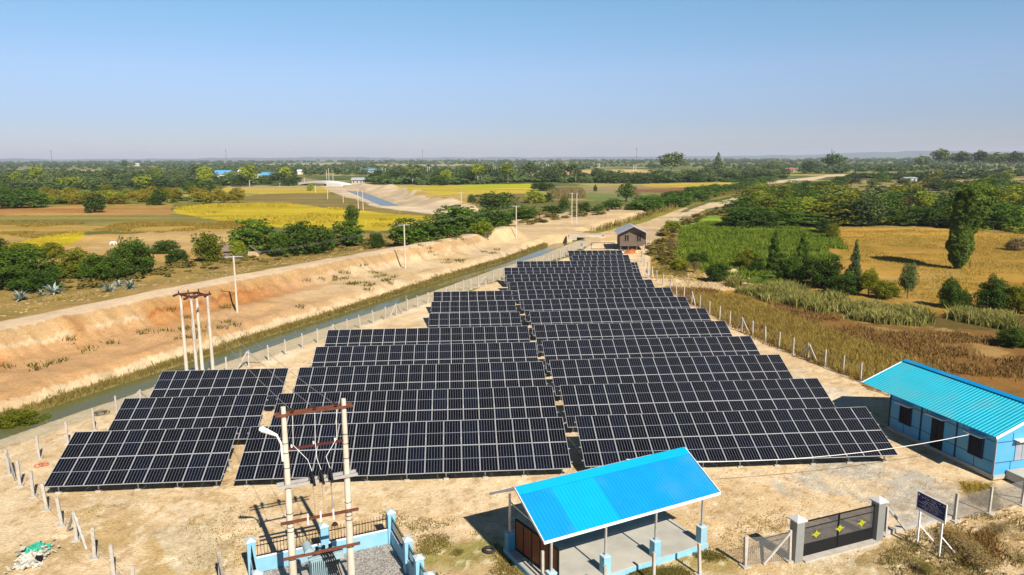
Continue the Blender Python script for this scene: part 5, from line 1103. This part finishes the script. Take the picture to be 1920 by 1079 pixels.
# tree belt left and centre
scatter([(-60, 366), (-60, 330), (560, 326), (545, 352), (400, 352), (200, 358)], 62, [('bush', 'euca'), ('tree', 'lime'), ('bush', 'far'), ('tree', 'euca'), ('bush', 'euca'), ('euca', 'euca')], (13, 22), (7, 11), 'long left tree belt', 'left tree belt', mind=4)
scatter([(690, 345), (700, 334), (1010, 335), (1230, 335), (1240, 345), (1000, 343), (830, 348)], 42, [('tree', 'far'), ('bush', 'bush'), ('bush', 'far'), ('euca', 'euca'), ('bush', 'acacia')], (13, 22), (7, 12), 'tree line behind the middle field', 'tree line behind the middle yellow field', mind=4)
scatter([(1240, 344), (1250, 330), (1450, 322), (1480, 332), (1370, 342)], 24, [('bush', 'far'), ('acacia', 'far'), ('tree', 'euca')], (13, 22), (6, 10), 'wood by the far road end', 'wood by the far road end', mind=4)
for a in [('euca', 70, 350, 30, 40, 'lime', 'tall yellow green tree in the left tree belt'), ('euca', 32, 352, 28, 30, 'lime', 'yellowish tree left of the tall yellow green one'), ('tree', 234, 318, 14, 18, 'bush', 'dark round tree rising above the left horizon'), ('tree', 181, 314, 6, 9, 'bush', 'tiny dark tree on the left horizon'),
 ('euca', 385, 346, 34, 34, 'lime', 'light green tree left of the blue roofed shed'), ('euca', 468, 350, 40, 42, 'lime', 'tall light green tree between the blue roofs'), ('euca', 536, 348, 28, 36, 'lime', 'light green tree right of the wide blue shed'), ('bush', 545, 349, 26, 20, 'bush', 'dark rounded tree right of the wide blue shed'),
 ('euca', 896, 345, 34, 38, 'lime', 'pale trunked tree behind the middle yellow field'), ('euca', 952, 343, 34, 38, 'lime', 'second pale green tree behind the middle yellow field'), ('euca', 994, 332, 22, 28, 'bush', 'tall dark tree at the left end of the pale orange field'), ('tree', 836, 345, 24, 26, 'lime', 'round light tree left of the pale trunked ones'),
 ('tree', 1038, 336, 14, 13, 'bush', 'first small round tree of the row below the pale orange field'), ('tree', 1058, 337, 16, 14, 'bush', 'second small round tree of the row below the pale orange field'), ('tree', 1084, 336, 18, 16, 'bush', 'third small round tree of the row below the pale orange field'), ('tree', 1120, 336, 28, 20, 'bush', 'broad dark tree of the row below the pale orange field'),
 ('tree', 1144, 337, 18, 17, 'bush', 'round tree right of the broad dark one in the row'), ('tree', 1174, 338, 18, 15, 'bush', 'last round tree of the row below the pale orange field'),
 ('euca', 1260, 330, 62, 44, 'euca', 'largest pale trunked tree clump in the centre right distance'), ('tree', 1222, 320, 20, 14, 'far', 'dark tree left of the largest pale trunked clump'), ('conifer', 1346, 322, 30, 34, 'euca', 'pointed grey green tree right of the largest clump'), ('tree', 1326, 326, 22, 16, 'far', 'low tree left of the pointed grey green one'),
 ('tree', 1446, 326, 34, 24, 'euca', 'dull green tree left of the pink roof'), ('tree', 1516, 326, 34, 24, 'far', 'dull green tree right of the pink roof'), ('euca', 1562, 322, 52, 34, 'bush', 'broad dark tree group above the end of the diagonal road'), ('tree', 1650, 328, 28, 16, 'bush', 'dark tree beside the far pale road'),
 ('euca', 1728, 318, 40, 26, 'euca', 'leftmost grey green tree of the tall row on the right horizon'), ('euca', 1765, 319, 48, 40, 'euca', 'tallest crown of the row on the right horizon'), ('euca', 1800, 320, 44, 36, 'euca', 'pale trunked tree right of the tallest horizon crown'), ('euca', 1838, 320, 42, 38, 'far', 'second high crown of the row on the right horizon'), ('euca', 1868, 320, 36, 34, 'euca', 'grey green tree in the right part of the horizon row'), ('euca', 1900, 320, 44, 36, 'far', 'rightmost tree of the row on the right horizon'), ('euca', 1935, 320, 40, 36, 'euca', 'horizon row tree cut by the right edge')]:
    tree(*a[:6], a[6], 'distant trees one can tell apart')
# far woods as one mass
rg = np.random.default_rng(11)
def mass(name, pts, w, h, mat, kindn='wood', leafs=70, seed=1, kind='stuff'):
    base = []
    for v in range(4):
        V, t_ = crown(clumps(('tree', 'bush', 'euca', 'acacia')[v], np.random.default_rng(seed+v)), leafs, .24, seed+v, flat=.4); base.append((V, t_.reshape(-1, 4)))
    n = len(pts); P = np.array(pts); sel = rg.integers(0, 4, n); VV = []; TT = []
    for v in range(4):
        m = np.where(sel == v)[0]; V, t_ = base[v]; sc3 = np.stack([w[m], w[m], h[m]], 1)[:, None, None, :]
        VV.append((V[None]*sc3+P[m][:, None, None, :]).reshape(-1, 3)); TT.append(np.clip((t_[None]+rg.normal(size=(len(m), 1, 1))*.16), 0, 1).ravel())
    V = np.concatenate(VV); T = np.concatenate(TT); o = npmesh(name, V, np.arange(len(V)).reshape(-1, 4), LM[mat], {'tint': ('FLOAT', T)}); return tag(o, kind=kind)
FIELDS = [[(975, 326), (1010, 321), (1190, 318), (1225, 320), (1215, 328), (1100, 330), (1000, 333)], [(30, 317), (275, 319), (275, 324), (30, 323)], [(500, 308), (640, 306), (650, 310), (500, 311)], [(675, 318), (720, 318), (720, 327), (675, 327)], [(395, 330), (540, 330), (540, 338), (395, 338)], [(1470, 318), (1500, 318), (1500, 326), (1470, 326)], [(556, 326), (570, 326), (570, 330), (556, 330)], [(560, 330), (650, 336), (655, 348), (560, 348)], [(245, 309), (265, 309), (265, 313), (245, 313)]]
pts = []; ws = []
ys = 302.6+ (rg.random(9500)**1.25)*26; xs = rg.uniform(-420, 2340, 9500)
for x, y in zip(xs, ys):
    y2 = y-(x-960)/1920*7
    if any(inpoly(np.array(p, float), np.array([x]), np.array([y2]))[0] for p in FIELDS): continue
    if y2 < 299.5: continue
    if abs(y2-(326-(x-1600)*.018)) < 2.2 and x > 1580: continue
    if y2 > 324 and x < 1480 and x > 600: 
        if rg.random() < .5: continue
    P = unp(x, y2); d = math.hypot(P[0], P[1])
    if d > 11500: continue
    if fbm(np.array([P[0]/260]), np.array([P[1]/160]), 5)[0] > .22 and d > 900: continue
    pts.append((P[0], P[1], 0)); ws.append(max(9, d*.0052)*rg.uniform(.7, 1.5))
ws = np.array(ws); dd = np.hypot(np.array(pts)[:, 0], np.array(pts)[:, 1]); hs = np.clip(ws*.55, 5, 9+dd*.0012)*rg.uniform(.6, 1.25, len(ws))
tag(mass('far_woodland', pts, ws, hs, 'far', seed=3), 'hazy far woodland reaching to the horizon', 'woodland')
# low scrub filling the thickets
def fill(name, label, poly, n, mat, wr, hr, seed, avoid=(), cat='scrub', leafs=90):
    pp = np.array(poly, float); l2, h2 = pp.min(0), pp.max(0); x = rg.uniform(l2[0], h2[0], n*4); y = rg.uniform(l2[1], h2[1], n*4); m = inpoly(pp, x, y)
    for a in avoid: m &= ~inpoly(np.array(a, float), x, y)
    x, y = x[m][:n], y[m][:n]; P = [unp(a, b_, 0) for a, b_ in zip(x, y)]; P = np.array(P); P[:, 2] = terrain(P[:, 0], P[:, 1]); w = rg.uniform(*wr, len(P)); h = rg.uniform(*hr, len(P))
    return tag(mass(name, P, w, h, mat, leafs=leafs, seed=seed), label, cat)
fill('thicket_scrub', 'dense green scrub filling the right hand thicket', [(1400, 424), (1400, 392), (1440, 360), (1590, 336), (1960, 326), (1960, 440), (1850, 438), (1780, 426), (1560, 427)], 420, 'yellowtop', (3, 8), (.8, 2.2), 21, AVR)
fill('far_road_scrub', 'green scrub along the near side of the far pale road', [(1590, 336), (1600, 331), (1960, 325), (1960, 333), (1700, 340)], 160, 'far', (8, 14), (3, 5.5), 29)
fill('hedge_scrub', 'low green scrub between the trees of the diagonal hedge', [(1200, 397), (1205, 388), (1300, 366), (1380, 352), (1470, 334), (1440, 330), (1300, 340), (1240, 338), (1440, 344), (1380, 359), (1290, 383)], 260, 'acacia', (5, 9), (1.6, 3), 22)
fill('belt_scrub', 'grey green scrub under the left tree belt', [(-60, 364), (-60, 330), (550, 328), (560, 345), (400, 350), (200, 356)], 700, 'far', (8, 14), (3, 6), 23, FIELDS)
fill('middle_scrub', 'dark green scrub under the middle tree line', [(690, 346), (700, 328), (990, 330), (1240, 334), (1480, 322), (1370, 342), (1240, 344), (1000, 343), (830, 348)], 800, 'far', (8, 14), (2.5, 5), 24, FIELDS)
fill('orchard_scrub', 'yellow undergrowth of the orchard', [(40, 366), (450, 368), (440, 382), (40, 384)], 90, 'lime', (4, 7), (1, 2), 25)
fill('bank_scrub', 'olive weeds and bushes at the foot of the near trees', [(0, 556), (60, 520), (130, 535), (270, 520), (330, 500), (480, 476), (700, 455), (880, 440), (860, 450), (700, 480), (560, 490), (480, 500), (340, 525), (240, 545), (110, 562)], 240, 'weed', (1.2, 2.6), (.3, .9), 26, leafs=80)
fill('verge_scrub', 'mixed low bushes between hut road and lawn', [(1240, 440), (1300, 408), (1380, 385), (1400, 395), (1330, 412), (1270, 440), (1260, 500), (1222, 505), (1230, 460)], 110, 'weed', (2, 5), (.6, 1.6), 27)
fill('middle_bushes', 'scattered low bushes between the three single poles and the upper road', [(940, 440), (960, 400), (1060, 385), (1180, 386), (1190, 396), (1080, 412), (1000, 425)], 70, 'weed', (2, 5), (.6, 1.4), 28)

LM['rice'] = leafmat('rice_leaves', S(196, 172, 36), S(228, 206, 70), .3)
# ================================================================ GRASS, REEDS, CROPS
def blades(name, label, P, h, w, mat, lean=.3, seed=1, per=5, spread=.25, cat='grass'):
    rg2 = np.random.default_rng(seed); n = len(P); P = np.repeat(P, per, 0)+np.concatenate([rg2.normal(size=(n*per, 2))*spread, np.zeros((n*per, 1))], 1); m = len(P)
    a = rg2.random(m)*6.28; hh = np.repeat(h if np.ndim(h) else np.full(n, h), per)*rg2.uniform(.5, 1.15, m); ww = w*rg2.uniform(.6, 1.4, m); L_ = lean*hh*rg2.uniform(.2, 1.4, m); b_ = rg2.random(m)*6.28
    s = np.stack([np.cos(a), np.sin(a), 0*a], 1)*ww[:, None]*.5; mid = P+np.stack([np.cos(b_)*L_*.35, np.sin(b_)*L_*.35, hh*.6], 1); top = P+np.stack([np.cos(b_)*L_, np.sin(b_)*L_, hh], 1)
    V = np.stack([P-s, P+s, mid+s*.8, mid-s*.8, top+s*.12, top-s*.12], 1).reshape(-1, 3); k = np.arange(m)[:, None]*6; Fq = np.concatenate([k+np.array([[0, 1, 2, 3]]), k+np.array([[3, 2, 4, 5]])])
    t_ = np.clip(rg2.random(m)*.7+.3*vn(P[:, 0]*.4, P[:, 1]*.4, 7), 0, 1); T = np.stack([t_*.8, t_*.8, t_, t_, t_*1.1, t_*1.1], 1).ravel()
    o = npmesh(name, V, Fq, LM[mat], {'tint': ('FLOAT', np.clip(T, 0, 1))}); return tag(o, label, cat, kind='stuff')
def region(poly, n, seed=0, z=0., avoid=(), noise=None, area=True):
    # points spread evenly over the real ground area of a picked outline
    rg2 = np.random.default_rng(seed); PP = np.array([(G(*p) if z is None else unp(*p, z))[:2] for p in poly]); lo, hi = PP.min(0), PP.max(0); x = rg2.uniform(lo[0], hi[0], n*5); y = rg2.uniform(lo[1], hi[1], n*5)
    m = inpoly(PP, x, y)
    for a in avoid: m &= ~inpoly(np.array([unp(*p)[:2] for p in a]), x, y)
    if noise: m &= (fbm(x*noise[0], y*noise[0], seed, 3) > noise[1])
    x, y = x[m][:n], y[m][:n]; return np.stack([x, y, terrain(x, y)], 1)
ROOF = [(1600, 690), (1960, 690), (1960, 900), (1600, 820)]
fld = [(1250, 540), (1420, 545), (1560, 590), (1700, 612), (1960, 650), (1960, 710), (1790, 700), (1640, 722), (1540, 684), (1440, 645), (1330, 590)]
fld2 = [(1290, 560), (1380, 556), (1500, 604), (1640, 655), (1760, 695), (1660, 730), (1613, 714), (1546, 687), (1460, 651), (1390, 620), (1330, 588)]
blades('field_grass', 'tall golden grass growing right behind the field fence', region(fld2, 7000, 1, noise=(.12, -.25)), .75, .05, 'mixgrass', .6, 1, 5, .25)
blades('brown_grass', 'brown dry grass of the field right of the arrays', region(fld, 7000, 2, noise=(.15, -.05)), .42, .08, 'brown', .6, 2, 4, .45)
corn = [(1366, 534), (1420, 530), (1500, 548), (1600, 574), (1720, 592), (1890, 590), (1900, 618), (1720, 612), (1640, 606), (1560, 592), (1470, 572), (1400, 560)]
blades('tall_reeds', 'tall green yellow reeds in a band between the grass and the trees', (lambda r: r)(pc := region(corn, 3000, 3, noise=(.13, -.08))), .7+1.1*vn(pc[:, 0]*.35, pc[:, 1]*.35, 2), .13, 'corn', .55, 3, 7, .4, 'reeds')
seg = LIP[1:]-LIP[:-1]; sl_ = np.hypot(seg[:, 0], seg[:, 1]); CT = np.concatenate([[0], np.cumsum(sl_)])
def along(t_, s_):
    i = np.clip(np.searchsorted(CT, t_)-1, 0, len(seg)-1); u = (t_-CT[i])/sl_[i]; d = seg[i]/sl_[i][:, None]; p = LIP[i]+seg[i]*u[:, None]; x = p[:, 0]-d[:, 1]*s_; y = p[:, 1]+d[:, 0]*s_; return np.stack([x, y, terrain(x, y)-.03], 1)
rg2 = np.random.default_rng(9); T_end = CT[14]
pr = along(rg2.uniform(30, T_end, 7000), rg2.normal(8.35, .3, 7000)); blades('canal_reeds', 'olive reeds lining the far waterline of the canal', pr, .5, .06, 'reed', .4, 9, 4, .15, 'reeds')
pr = along(rg2.uniform(60, T_end, 900), rg2.normal(1.0, .3, 900)); blades('bank_grass', 'thin dry grass on the near lip of the canal', pr, .4, .04, 'reed', .5, 19, 3, .15)
pr = along(rg2.uniform(60, T_end, 260), rg2.uniform(10.5, 20, 260)); pr = pr[fbm(pr[:, 0]*.12, pr[:, 1]*.12, 3) > .02]; blades('bank_weeds', 'scattered olive weeds dotting the canal bank slope', pr, .5, .1, 'weed', .9, 29, 26, .42, 'weeds')
pr = region([(1112, 434), (1160, 421), (1250, 388), (1330, 367), (1440, 346), (1440, 352), (1340, 373), (1262, 394), (1190, 418), (1130, 436)], 5200, 6); blades('ditch_reeds', 'yellow green reeds in the ditch between the two dirt roads', pr, 1.7, .2, 'reed', .4, 6, 4, .6, 'reeds')
cropP = [(1280, 432), (1330, 420), (1420, 424), (1560, 436), (1590, 470), (1480, 540), (1350, 520), (1262, 486)]
pr = region(cropP, 11000, 7, noise=(.09, -.3)); blades('green_crop', 'bright green leafy crop behind the hut', pr, .75, .16, 'crop', .7, 7, 5, .35, 'crop')
pr = region([(1560, 438), (1790, 432), (1940, 440), (1940, 556), (1760, 575), (1640, 535), (1570, 470)], 7000, 8, noise=(.06, -.05)); blades('golden_grass', 'golden brown stubble around the tall column tree', pr, .3, .07, 'gold', .9, 8, 5, .6)
for i, (poly, n, mat, h, lb, nz) in enumerate([([(1760, 985), (1930, 935), (1930, 1085), (1700, 1085), (1640, 1060), (1690, 1010)], 550, 'weed', .2, 'dry weeds on the rough ground in the bottom right corner', (.35, .02)), ([(1790, 1010), (1860, 1000), (1880, 1060), (1800, 1060)], 260, 'brown', .4, 'brown brushy weeds right of the sign', None),
  ([(780, 1005), (900, 1000), (950, 1035), (1000, 1085), (800, 1085)], 500, 'reed', .12, 'short green turf left of the pavilion', (.5, .12)), ([(1180, 1060), (1330, 1035), (1440, 1079), (1180, 1085)], 1100, 'weed', .11, 'short olive turf in front of the pavilion', (.4, -.15)),
  ([(1800, 905), (1862, 908), (1872, 955), (1830, 948)], 500, 'gold', .16, 'dry turf below the blue control room', None), ([(120, 960), (420, 925), (500, 990), (450, 1079), (230, 1079)], 260, 'weed', .08, 'thin dry turf on the bare ground left of the compound', (.45, .05)),
  ([(700, 960), (960, 950), (960, 1010), (800, 1010)], 220, 'weed', .1, 'sparse tufts behind the blue compound', (.5, .1)), ([(-40, 590), (480, 505), (860, 440), (840, 432), (480, 490), (-40, 560)], 2600, 'weed', .35, 'dry tufts on the verge of the canal road', (.2, 0)),
  ([(1215, 470), (1262, 450), (1290, 520), (1225, 515)], 800, 'weed', .5, 'dry brush beside the hut side fence', (.2, -.2)), ([(1330, 1000), (1480, 950), (1480, 985), (1400, 1050)], 150, 'gold', .1, 'thin dry tufts left of the gate', (.5, .1))]):
    pr = region(poly, n, 40+i, z=None if i == 7 else 0., noise=nz); blades('dry_tufts' if mat != 'crop' else 'green_turf', lb, pr, h, .035 if h < .25 else .05, mat, .9, 40+i, 5, .16)
for px, py, w, h, m, lb in ((1822, 1050, 120, 38, 'dry', 'tangle of dry brush right of the sign legs'), (1790, 1020, 80, 30, 'brown', 'brown brush heap close behind the sign'), (1880, 1000, 70, 22, 'dry', 'low dry brush below the long fence brace'), (1730, 1075, 70, 22, 'weed', 'low olive weeds at the foot of the sign'), (860, 1040, 34, 9, 'weed', 'small green grass clump left of the pavilion')):
    tree('dry' if m != 'lime' else 'bush', px, py, w, h, m, lb, lod=0)
pr = region([(-60, 432), (0, 418), (300, 420), (440, 418), (480, 430), (300, 440), (180, 436), (60, 450)], 6000, 62, noise=(.07, -.1)); blades('straw_grass', 'straw coloured grass strip behind the bare tan field', pr, .45, .16, 'gold', .6, 62, 3, .7)
pr = region([(-60, 480), (0, 465), (70, 450), (110, 440), (158, 437), (110, 463), (70, 480), (-60, 500)], 1500, 63, noise=(.1, -.1)); blades('yellow_patch', 'yellow grass patch left of the bare tan field', pr, .35, .12, 'rice', .5, 63, 3, .6)
# yellow rice texture: real stalks standing on the field
pr = region([(332, 393), (400, 386), (485, 382), (550, 385), (610, 392), (710, 401), (800, 406), (770, 423), (710, 432), (600, 428), (480, 423), (400, 410)], 9000, 60, noise=(.05, -.15)); blades('yellow_rice', 'bright yellow rice stalks of the near left field', pr, .8, .35, 'rice', .5, 60, 2, .8, 'crop')
pr = region([(1030, 363), (1090, 361), (1096, 374), (1032, 376)], 500, 61); blades('dry_reeds', 'pale dry reed patch in the middle distance', pr, 3.0, .3, 'dry', .3, 61, 6, .8, 'reeds')
# stones and clods
rg2 = np.random.default_rng(31); vs0, fs0 = rockmesh(1, 4, .7); vs0 = np.array(vs0); tri = np.array([(f[0], f[1], f[2], f[3]) for f in fs0 if len(f) == 4])
def stones(name, label, P, r, mat='rock'):
    n = len(P); s = r*rg2.uniform(.4, 1.6, n)**1.5; a = rg2.random(n)*6.28; c, s_ = np.cos(a), np.sin(a); v = vs0[None]*s[:, None, None]*np.array([1, .8, .7]); x = v[..., 0]*c[:, None]-v[..., 1]*s_[:, None]; y = v[..., 0]*s_[:, None]+v[..., 1]*c[:, None]
    V = np.stack([x, y, v[..., 2]], -1)+P[:, None, :]; k = len(vs0); Fq = (tri[None]+(np.arange(n)*k)[:, None, None]).reshape(-1, 4); return tag(npmesh(name, V.reshape(-1, 3), Fq, MT[mat]), label, 'stones', kind='stuff')
stones('scattered_stones', 'small pale stones scattered over the bare site', region([(0, 830), (300, 780), (480, 920), (960, 900), (1300, 880), (1660, 870), (1920, 930), (1920, 1090), (0, 1090)], 1500, 70), .04)
stones('gravel_stones', 'grey gravel spread inside the gate', region([(1440, 905), (1520, 872), (1640, 864), (1790, 905), (1850, 935), (1700, 985), (1600, 930), (1480, 935)], 2600, 71), .022, 'concrete')
stones('rough_clods', 'pale clods and scraps on the rough ground in the bottom right corner', region([(1690, 1010), (1780, 970), (1930, 940), (1930, 1085), (1660, 1085)], 260, 75), .09)
stones('bank_clods', 'clods of earth along the verge of the canal road', region([(-20, 600), (480, 508), (860, 444), (850, 438), (480, 498), (-20, 575)], 900, 72, z=None), .12)
stones('sand_heap_clods', 'pale clods on the spoil beyond the field fence', region([(1240, 515), (1330, 508), (1410, 520), (1380, 540), (1260, 540)], 500, 73), .14)
for px, py, r, lb in ((1374, 512, 1.7, 'pale sand heap between the field fence and the dark shrubs'), (1265, 527, 1.1, 'low sand heap close to the field fence')):
    q = MB(); rgx = np.random.default_rng(int(px)); n = 16; vs = []
    for j in range(9):
        for i in range(n): a = 6.283*i/n; rr = r*(j/8)*(1+.15*math.sin(3*a+j)); vs.append((rr*math.cos(a), rr*math.sin(a), r*.42*(1-(j/8)**1.4)+rgx.normal()*.05-.05*(j == 8)))
    q.add(vs, [(j*n+i, (j+1)*n+i, (j+1)*n+(i+1) % n, j*n+(i+1) % n) for j in range(8) for i in range(n)]); o = q.build('sand_heap', mat=MT['rock'], smooth=True); o.location = G(px, py); tag(o, lb, 'sand heap', 'sand heaps')
tree('bush', 30, 806, 105, 34, 'yellowtop', 'low green shrub growing in the canal at the left edge')
tree('bush', 108, 786, 26, 12, 'weed', 'dry olive tussock at the near canal lip, lower left')
# agaves by the road
def agave(px, py, size, label):
    P = G(px, py); o = thing('agave', label, 'agave', P, 0, 'agaves beside the canal road'); rgx = np.random.default_rng(int(px*7+py)); VV = []; TT = []; n = 34
    for i in range(n):
        a = rgx.random()*6.28; el = .25+1.2*(i/n)**.9; Ln = size*rgx.uniform(.8, 1.1); w = size*.075; d = np.array([math.cos(a), math.sin(a), 0]); s = np.array([-d[1], d[0], 0]); prev = None
        for k in range(5):
            u = k/4; e_ = el-.35*u*u; p = d*Ln*u*math.cos(e_)+np.array([0, 0, Ln*u*math.sin(e_)+.05]); ww = w*(1.25, 1.5, 1.2, .8, .06)[k]; cur = (p-s*ww, p+s*ww)
            if prev is not None: VV.append([prev[0], prev[1], cur[1], cur[0]]); TT += [rgx.random()*.3+.5]*4
            prev = cur
    V = np.array(VV); m = npmesh('leaves', V.reshape(-1, 3), np.arange(len(V)*4).reshape(-1, 4), LM['agave'], {'tint': ('FLOAT', np.array(TT))}, parent=o)
for a in ((38, 564, 1.75, 'silvery agave at the road verge, nearest the left edge'), (102, 552, 1.85, 'silvery agave at the verge, second from the left edge'), (58, 499, 1.6, 'pale agave standing above the feathery shrub, behind the verge'), (4, 512, 1.5, 'pale agave half cut by the left edge'), (206, 547, 1.5, 'silvery agave below the large shrubs, left of its neighbour'), (244, 542, 1.5, 'silvery agave at the right end of the agave row'), (76, 556, .9, 'small yellowish agave between the two verge agaves'), (222, 538, 1.2, 'agave tucked between the two at the large shrubs')): agave(*a)
# thatched hut hidden by trees left
P = G(432, 480); th_ = thing('thatched_hut', 'small thatched hut half hidden by the round tree and the light green bush', 'hut', P, .35)
MB().mat(MT['greywood']).box((0, 0, .7), (2.6, 2.4, 1.4)).build('wall', th_); q = MB().mat(MT['greywood']); q.add([(-1.6, -1.6, 1.1), (1.6, -1.6, 1.1), (1.6, 0, 2.4), (-1.6, 0, 2.4), (-1.6, 1.6, 1.1), (1.6, 1.6, 1.1)], [(0, 1, 2, 3), (3, 2, 5, 4), (0, 3, 4), (1, 5, 2)]); q.build('roof', th_)
P = G(476, 481); ls = thing('leaf_stack', 'pale stack of dry leaves leaning under the spreading feathery tree', 'leaf stack', P, .2)
q = MB().mat(MT['rock']).box((0, 0, .5), (2.2, .5, 1.0)); q.mat(MT['greywood']).beam((-.8, 0, 2.3), (1.4, -.4, .6), .25, .2); q.build('stack', ls)

# ================================================================ HAZE
hz_m = bpy.data.materials.new('haze'); hz_m.use_nodes = True; t = hz_m.node_tree; t.nodes.clear(); o_ = t.nodes.new('ShaderNodeOutputMaterial'); v_ = t.nodes.new('ShaderNodeVolumePrincipled')
v_.inputs['Color'].default_value = (.72, .80, .96, 1); v_.inputs['Density'].default_value = HAZE; v_.inputs['Anisotropy'].default_value = .0; t.links.new(v_.outputs[0], o_.inputs['Volume'])
q = MB().box((0, 0, 78), (40000, 40000, 164)); ho = q.build('haze', mat=hz_m); tag(ho, 'thin blue air haze over the plain', 'haze', kind='stuff')
